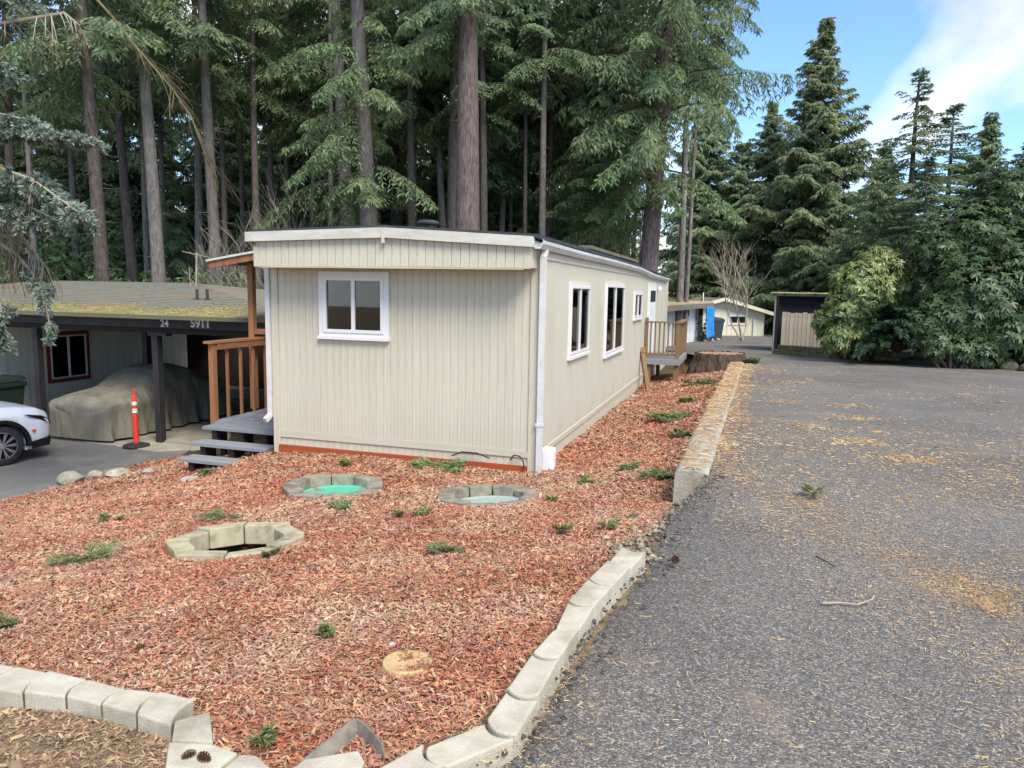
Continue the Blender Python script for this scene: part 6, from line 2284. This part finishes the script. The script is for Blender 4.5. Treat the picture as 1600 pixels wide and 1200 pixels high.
tan = g.random(len(X)) < .30 + .25 * np.clip(lumps(X, Y, 41, n=12, kmin=.7, kmax=2.5, amp=1.0), -1, 1)
for nm, mt, k, lab in (('mulch', 'chip', ~tan, 'reddish shredded bark mulch covering the sloping bed'), ('mulch_straw', 'chip_tan', tan, 'tan dry bark slivers and needles mixed through the red mulch')):
    V, F = flakes(g, X[k], Y[k], Z[k], L[k], Wd[k])
    o = link(nm, mesh_np(nm, V, F), mt)
    tag(o, lab, 'mulch', kind='stuff')

# litter over the bottom-left dirt
n = 110000
X, Y = g.uniform(-4.2, .4, n), g.uniform(1.6, 4, n)
k = ~in_poly(X, Y, YARD_POLY) & (X < xb(Y) - .1)
X, Y = X[k], Y[k]
L = .017 * np.exp(g.normal(0, .45, len(X)))
V, F = flakes(g, X, Y, surf_z(X, Y) + g.uniform(0, .012, len(X)), L, L * g.uniform(.1, .4, len(X)))
tag(link('leaf_litter', mesh_np('leaf_litter', V, F), 'litter_brown'), 'brown dead needle and leaf litter on the dirt at bottom left', 'litter', kind='stuff')

# dry needles on the asphalt and curb
def road_clump(px, py, wpx, hpx, m):
    m = int(m * .6)
    c = rpt(px, py)
    s = c.y / F_PX
    sy = hpx * s / max(.08, (CAMZ - c.z) / c.y)
    return c.x + g.normal(0, wpx * s / 2.2, m), c.y + g.normal(0, sy / 2.2, m)
Xs, Ys = [], []
for _ in range(1):
    yy_ = np.linspace(1.6, 21, 400)
    dn_ = 15000 * np.exp(-(yy_ - 1.6) / 2.1) + 70
    n = int(dn_.mean() * (21 - 1.6) * 9)
    Y = np.interp(g.random(n), np.cumsum(dn_) / dn_.sum(), yy_)
    X = g.uniform(-.5, 8.5, n)
    dnz = .46 + .55 * lumps(X, Y, 17, n=24, kmin=.6, kmax=6, amp=1.0)
    fall = np.exp(-np.clip(X - xb(Y), 0, 9) / 6.5)
    k = (X > xb(Y) + .02) & (g.random(n) < np.clip(dnz, .06, 1) * fall)
    Xs.append(X[k]); Ys.append(Y[k])
cl_ = [(1250, 597, 70, 8, 900), (1228, 612, 34, 6, 300), (1222, 628, 40, 8, 400), (1334, 635, 50, 6, 420), (1334, 654, 50, 8, 520), (1264, 667, 46, 8, 420), (1313, 691, 24, 6, 260), (1351, 692, 40, 8, 420), (1408, 717, 50, 8, 460), (1456, 721, 26, 8, 260),
       (1257, 785, 70, 40, 900), (1537, 605, 46, 6, 260), (1512, 618, 30, 5, 180), (1407, 868, 60, 20, 500), (1505, 915, 90, 46, 3200), (1545, 945, 40, 18, 900), (1160, 600, 26, 26, 900), (1135, 640, 26, 40, 1200), (1118, 690, 20, 40, 1000), (1175, 575, 40, 10, 700), (1205, 580, 40, 8, 500), (1150, 740, 40, 60, 900), (1180, 680, 60, 60, 700)]
for c in cl_:
    X, Y = road_clump(*c)
    k = X > xb(Y) + .0
    Xs.append(X[k]); Ys.append(Y[k])
# strip along the curb foot
n = 4200
t = g.random(n) ** .8
base = np.array([CURB_NR.x, CURB_NR.y])[None] + np.array([cd.x, cd.y])[None] * (t * L_c)[:, None]
off = np.abs(g.normal(0, .14, n)) + .02
Xs.append(base[:, 0] + cn.x * off); Ys.append(base[:, 1] + cn.y * off)
X, Y = np.concatenate(Xs), np.concatenate(Ys)
n = len(X)
L = .022 * np.exp(g.normal(0, .4, n)) * np.clip(Y / 5, .85, 1.7)
V, F = flakes(g, X, Y, zr(X, Y) + lumps(X, Y, 9, n=14, kmin=.4, kmax=2.5, amp=.008) + .005 + g.uniform(0, .006, n), L, L * .055 * np.clip(Y / 4, 1, 2.0) + .0013, tilt=.1)
tag(link('needle_litter', mesh_np('needle_litter', V, F), 'needle'), 'dry tan fir needles scattered and clumped over the asphalt', 'litter', kind='stuff')
# litter on top of the curb
n = 2600
t = g.random(n)
base = np.array([CURB_NR.x, CURB_NR.y])[None] + np.array([cd.x, cd.y])[None] * (t * L_c)[:, None]
off = -g.uniform(.02, .33, n)
X, Y = base[:, 0] + cn.x * off, base[:, 1] + cn.y * off
L = .05 * np.exp(g.normal(0, .3, n)) * np.clip(Y / 8, 1, 1.6)
V, F = flakes(g, X, Y, zr(X, Y) + .052, L, L * .1 + .002, tilt=.12)
tag(link('curb_litter', mesh_np('curb_litter', V, F), 'needle'), 'dry needles lying along the top of the concrete curb', 'litter', kind='stuff')

# loose stones at the crumbling asphalt edge
def pebbles(name, lab, mat, X, Y, Z, s):
    oc = np.array([(1, 0, 0), (0, 1, 0), (-1, 0, 0), (0, -1, 0), (.2, .1, .75), (-.1, 0, -.6), (.75, .7, .2), (-.7, .68, .1), (-.7, -.72, .15), (.72, -.7, .1)])
    fc = [(0, 6, 4), (6, 1, 4), (1, 7, 4), (7, 2, 4), (2, 8, 4), (8, 3, 4), (3, 9, 4), (9, 0, 4), (6, 0, 5), (1, 6, 5), (7, 1, 5), (2, 7, 5), (8, 2, 5), (3, 8, 5), (9, 3, 5), (0, 9, 5)]
    n = len(X)
    a = g.uniform(0, 6.28, n)
    ca, sa = np.cos(a)[:, None], np.sin(a)[:, None]
    sc_ = s[:, None, None] * g.uniform(.6, 1.15, (n, 1, 3))
    v = oc[None] * sc_ * (1 + g.normal(0, .08, (n, 10, 1)))
    x = v[..., 0] * ca - v[..., 1] * sa
    y = v[..., 0] * sa + v[..., 1] * ca
    V = np.stack([x + X[:, None], y + Y[:, None], v[..., 2] + Z[:, None]], -1)
    F = ((np.arange(n) * 10)[:, None, None] + np.array(fc)[None]).reshape(-1, 3)
    o = link(name, mesh_np(name, V.reshape(-1, 3), F, True), mat)
    return tag(o, lab, 'stones', kind='stuff')
n = 420
Y = g.uniform(4.5, CURB_NR.y + .1, n)
X = xb(Y) + g.normal(-.08, .11, n)
pebbles('gravel', 'loose pale pebbles in the gap between edging and curb', 'gravel', X, Y, np.minimum(ground_z(X, Y) + .012, zr(X, Y)), g.uniform(.008, .035, n))
n = 500
Y = g.uniform(1.8, CURB_NR.y + .3, n)
X = xb(Y) + np.abs(g.normal(0, .1, n))
pebbles('asphalt_crumbs', 'dark crumbled asphalt pieces along the pavement edge', 'asphalt_stone', X, Y, zr(X, Y) - .005, g.uniform(.005, .018, n))

# ------------------------------------------------------------ fir sprigs, cones, sticks
def sprig(label, px, py, wpx, fn, seed, mat='sprig', group='fallen fir sprigs', ry=.8, hgt=.05):
    p = fn(px, py)
    r = wpx * p.y / F_PX / 2
    g = np.random.default_rng(seed)
    root = thing('fir_sprig', label, 'sprig', p + Vector((0, 0, .012)), g.uniform(0, 6.28), group)
    KV, b = [], MB()
    for k in range(max(3, int(5 + r * 14))):
        a = g.uniform(0, 6.28)
        st = np.array([g.normal(0, .25) * r, g.normal(0, .25) * r, .01])
        e = st + np.array([math.cos(a), math.sin(a) * ry, 0]) * r * g.uniform(.5, .9) + np.array([0, 0, hgt * g.uniform(.2, 1.2)])
        b.tube([tuple(st), tuple((st + e) / 2 + np.array([0, 0, .015])), tuple(e)], [.005, .004, .002], 4, cap=False)
        ln_ = np.linalg.norm(e - st)
        ax = (e - st) / ln_
        sd = unit(np.cross(ax, [0, 0, 1.0])[None])[0]
        for j in range(9):
            f = .15 + .85 * j / 9
            for sg in (-1, 1):
                q = st + (e - st) * f
                d = unit((ax * .7 + sd * sg * g.uniform(.5, 1) + np.array([0, 0, g.normal(.05, .15)]))[None])[0]
                L2 = r * .38 * (1.1 - f * .6)
                n = max(6, int(L2 / .006))
                t = np.linspace(0, 1, n)
                base = q + d * (t * L2)[:, None]
                ss = np.where(np.arange(n) % 2, 1, -1)[:, None]
                perp = unit(np.cross(d, [0, 0, 1.0])[None])
                D = unit(d[None] * .7 + perp * ss * .8 + g.normal(0, .25, (n, 3)))
                S = unit(np.cross(D, np.array([0, 0, 1.0]) + g.normal(0, .4, (n, 3))))
                KV.append(kites(base, D, S, .026 * g.uniform(.7, 1.3, n) * max(1, p.y / 6), np.full(n, .006 * max(1, p.y / 5)), .1))
    V = np.concatenate(KV)
    link('needles', mesh_np('sprig', V, quads(len(V) // 4)), mat, root)
    b.build('twig', 'limb', root)
    return root
SPR = [('wide dark green fir sprig left of the open pit ring', 130, 875, 125), ('round green fir sprig just behind the open pit ring', 352, 812, 60), ('fir sprig touching the front of the turquoise lid ring', 530, 796, 48),
       ('large dark fir sprig at the foot of the front wall', 685, 732, 92), ('flat green sprig in the middle mulch between cap and pale lid ring', 698, 862, 66), ('small pale sprig in mulch above the tan round cap', 505, 998, 34), ('tiny yellow green sprig at the left picture edge', 8, 984, 40),
       ('tiny sprig right of the pale lid ring', 862, 787, 20), ('small sprig near the upper edging blocks', 878, 834, 34), ('tiny sprig left of the pale lid ring', 622, 810, 22), ('small olive sprig below the pale lid ring', 660, 806, 40), ('large sprig against the end of the curb', 1028, 748, 70), ('sprig behind the large sprig at the curb end', 985, 734, 40), ('small greyish sprig on the mulch right of the downspout', 915, 756, 36),
       ('long sprig midway along the mulch strip beside the curb', 1055, 654, 84), ('sprig far along the mulch strip with a pale twig', 1100, 600, 44), ('thin sprig along the mulch strip between two larger ones', 1075, 628, 34), ('dark low sprig on the mulch strip nearer the home', 1070, 680, 40), ('sprig beside the bottom step', 322, 742, 34), ('sprig beside the driveway edge stones', 175, 816, 36),
       ('small sprig under the open pit ring front edge', 425, 872, 42), ('tiny dark sprig by the green lid ring left side', 535, 728, 26), ('small sprig tuft at the foot of the last edging corner', 412, 1168, 32), ('small sprig near the gravel gap', 950, 828, 36)]
for i, (lab, px, py, w_) in enumerate(SPR):
    sprig(lab, px, py, w_, gpt, 200 + i)
sprig('small green sprig lying on the asphalt in a clump of needles', 1265, 775, 42, rpt, 300)
sprig('green tuft growing at the far end of the concrete curb', 1175, 568, 34, rpt, 301, hgt=.12)

def cone_obj(label, px, py, wpx, fn, seed, zoff=0.0):
    p = fn(px, py)
    r = wpx * p.y / F_PX / 2
    g = random.Random(seed)
    b = MB()
    for j in range(9):
        t = j / 8
        rr = r * .5 * math.sin(math.pi * (.12 + .8 * t)) + .004
        for k in range(8):
            a = 2 * math.pi * (k + .5 * (j % 2)) / 8
            c, s_ = math.cos(a), math.sin(a)
            x = (t - .5) * 2 * r
            b.add([(x, rr * .3 * c, rr * .3 * s_), (x + r * .1, rr * c * 1.05 - rr * .3 * s_, rr * s_ * 1.05 + rr * .3 * c), (x + r * .22, rr * 1.2 * c, rr * 1.2 * s_), (x + r * .1, rr * c * 1.05 + rr * .3 * s_, rr * s_ * 1.05 - rr * .3 * c)], [(0, 1, 2, 3)])
    b.tube([(-r * .9, 0, 0), (0, 0, 0), (r * .9, 0, 0)], [r * .12, r * .34, r * .1], 6)
    o = b.build('fir_cone', 'cone')
    o.location = p + Vector((0, 0, r * .45 + zoff))
    o.rotation_euler = (0, 0, g.uniform(0, 6))
    tag(o, label, 'cone', 'fallen fir cones')
cone_obj('brown fir cone on the corner edging block, left one of two', 294, 1184, 22, lambda a, b_: onz(a, b_, ZL), 1)
cone_obj('brown fir cone on the corner edging block, right one of two', 318, 1188, 26, lambda a, b_: onz(a, b_, ZL), 2)
cone_obj('fir cone in the mulch above the left edging row, leftmost', 143, 1013, 16, gpt, 3)
cone_obj('long dark fir cone in the mulch above the left edging row', 218, 1020, 24, gpt, 4)
cone_obj('small dark cone in the mulch below the pale lid ring', 790, 836, 14, gpt, 5)
cone_obj('lone brown cone on the asphalt beside the upper edging blocks', 1055, 878, 18, rpt, 6)
def stick(label, pts, fn, r=.006, mat='twig_pale'):
    W_ = [fn(a, b_) + Vector((0, 0, .012)) for a, b_ in pts]
    root = thing('stick', label, 'stick', W_[0])
    MB().tube([q - W_[0] for q in W_], [r * (1 - .5 * i / len(W_)) for i in range(len(W_))], 6).build('stick_wood', mat, root)
stick('thin crooked stick lying on the asphalt right of centre', [(1284, 946), (1310, 945), (1340, 948), (1362, 940), (1366, 934)], rpt, .007)
stick('dark thin twig on the asphalt above the crooked stick', [(1275, 872), (1290, 880), (1305, 889)], rpt, .005, 'limb')
stick('small pale forked twig on the mulch strip sprig', [(1096, 596), (1104, 604), (1110, 602)], gpt, .02)
stick('pale twig lying at the large sprig before the front wall', [(668, 738), (680, 742), (690, 746)], gpt, .012)
stick('red cedar splinter in the mulch left of the tan cap', [(585, 1103), (605, 1093), (622, 1085)], gpt, .008, 'cedar')
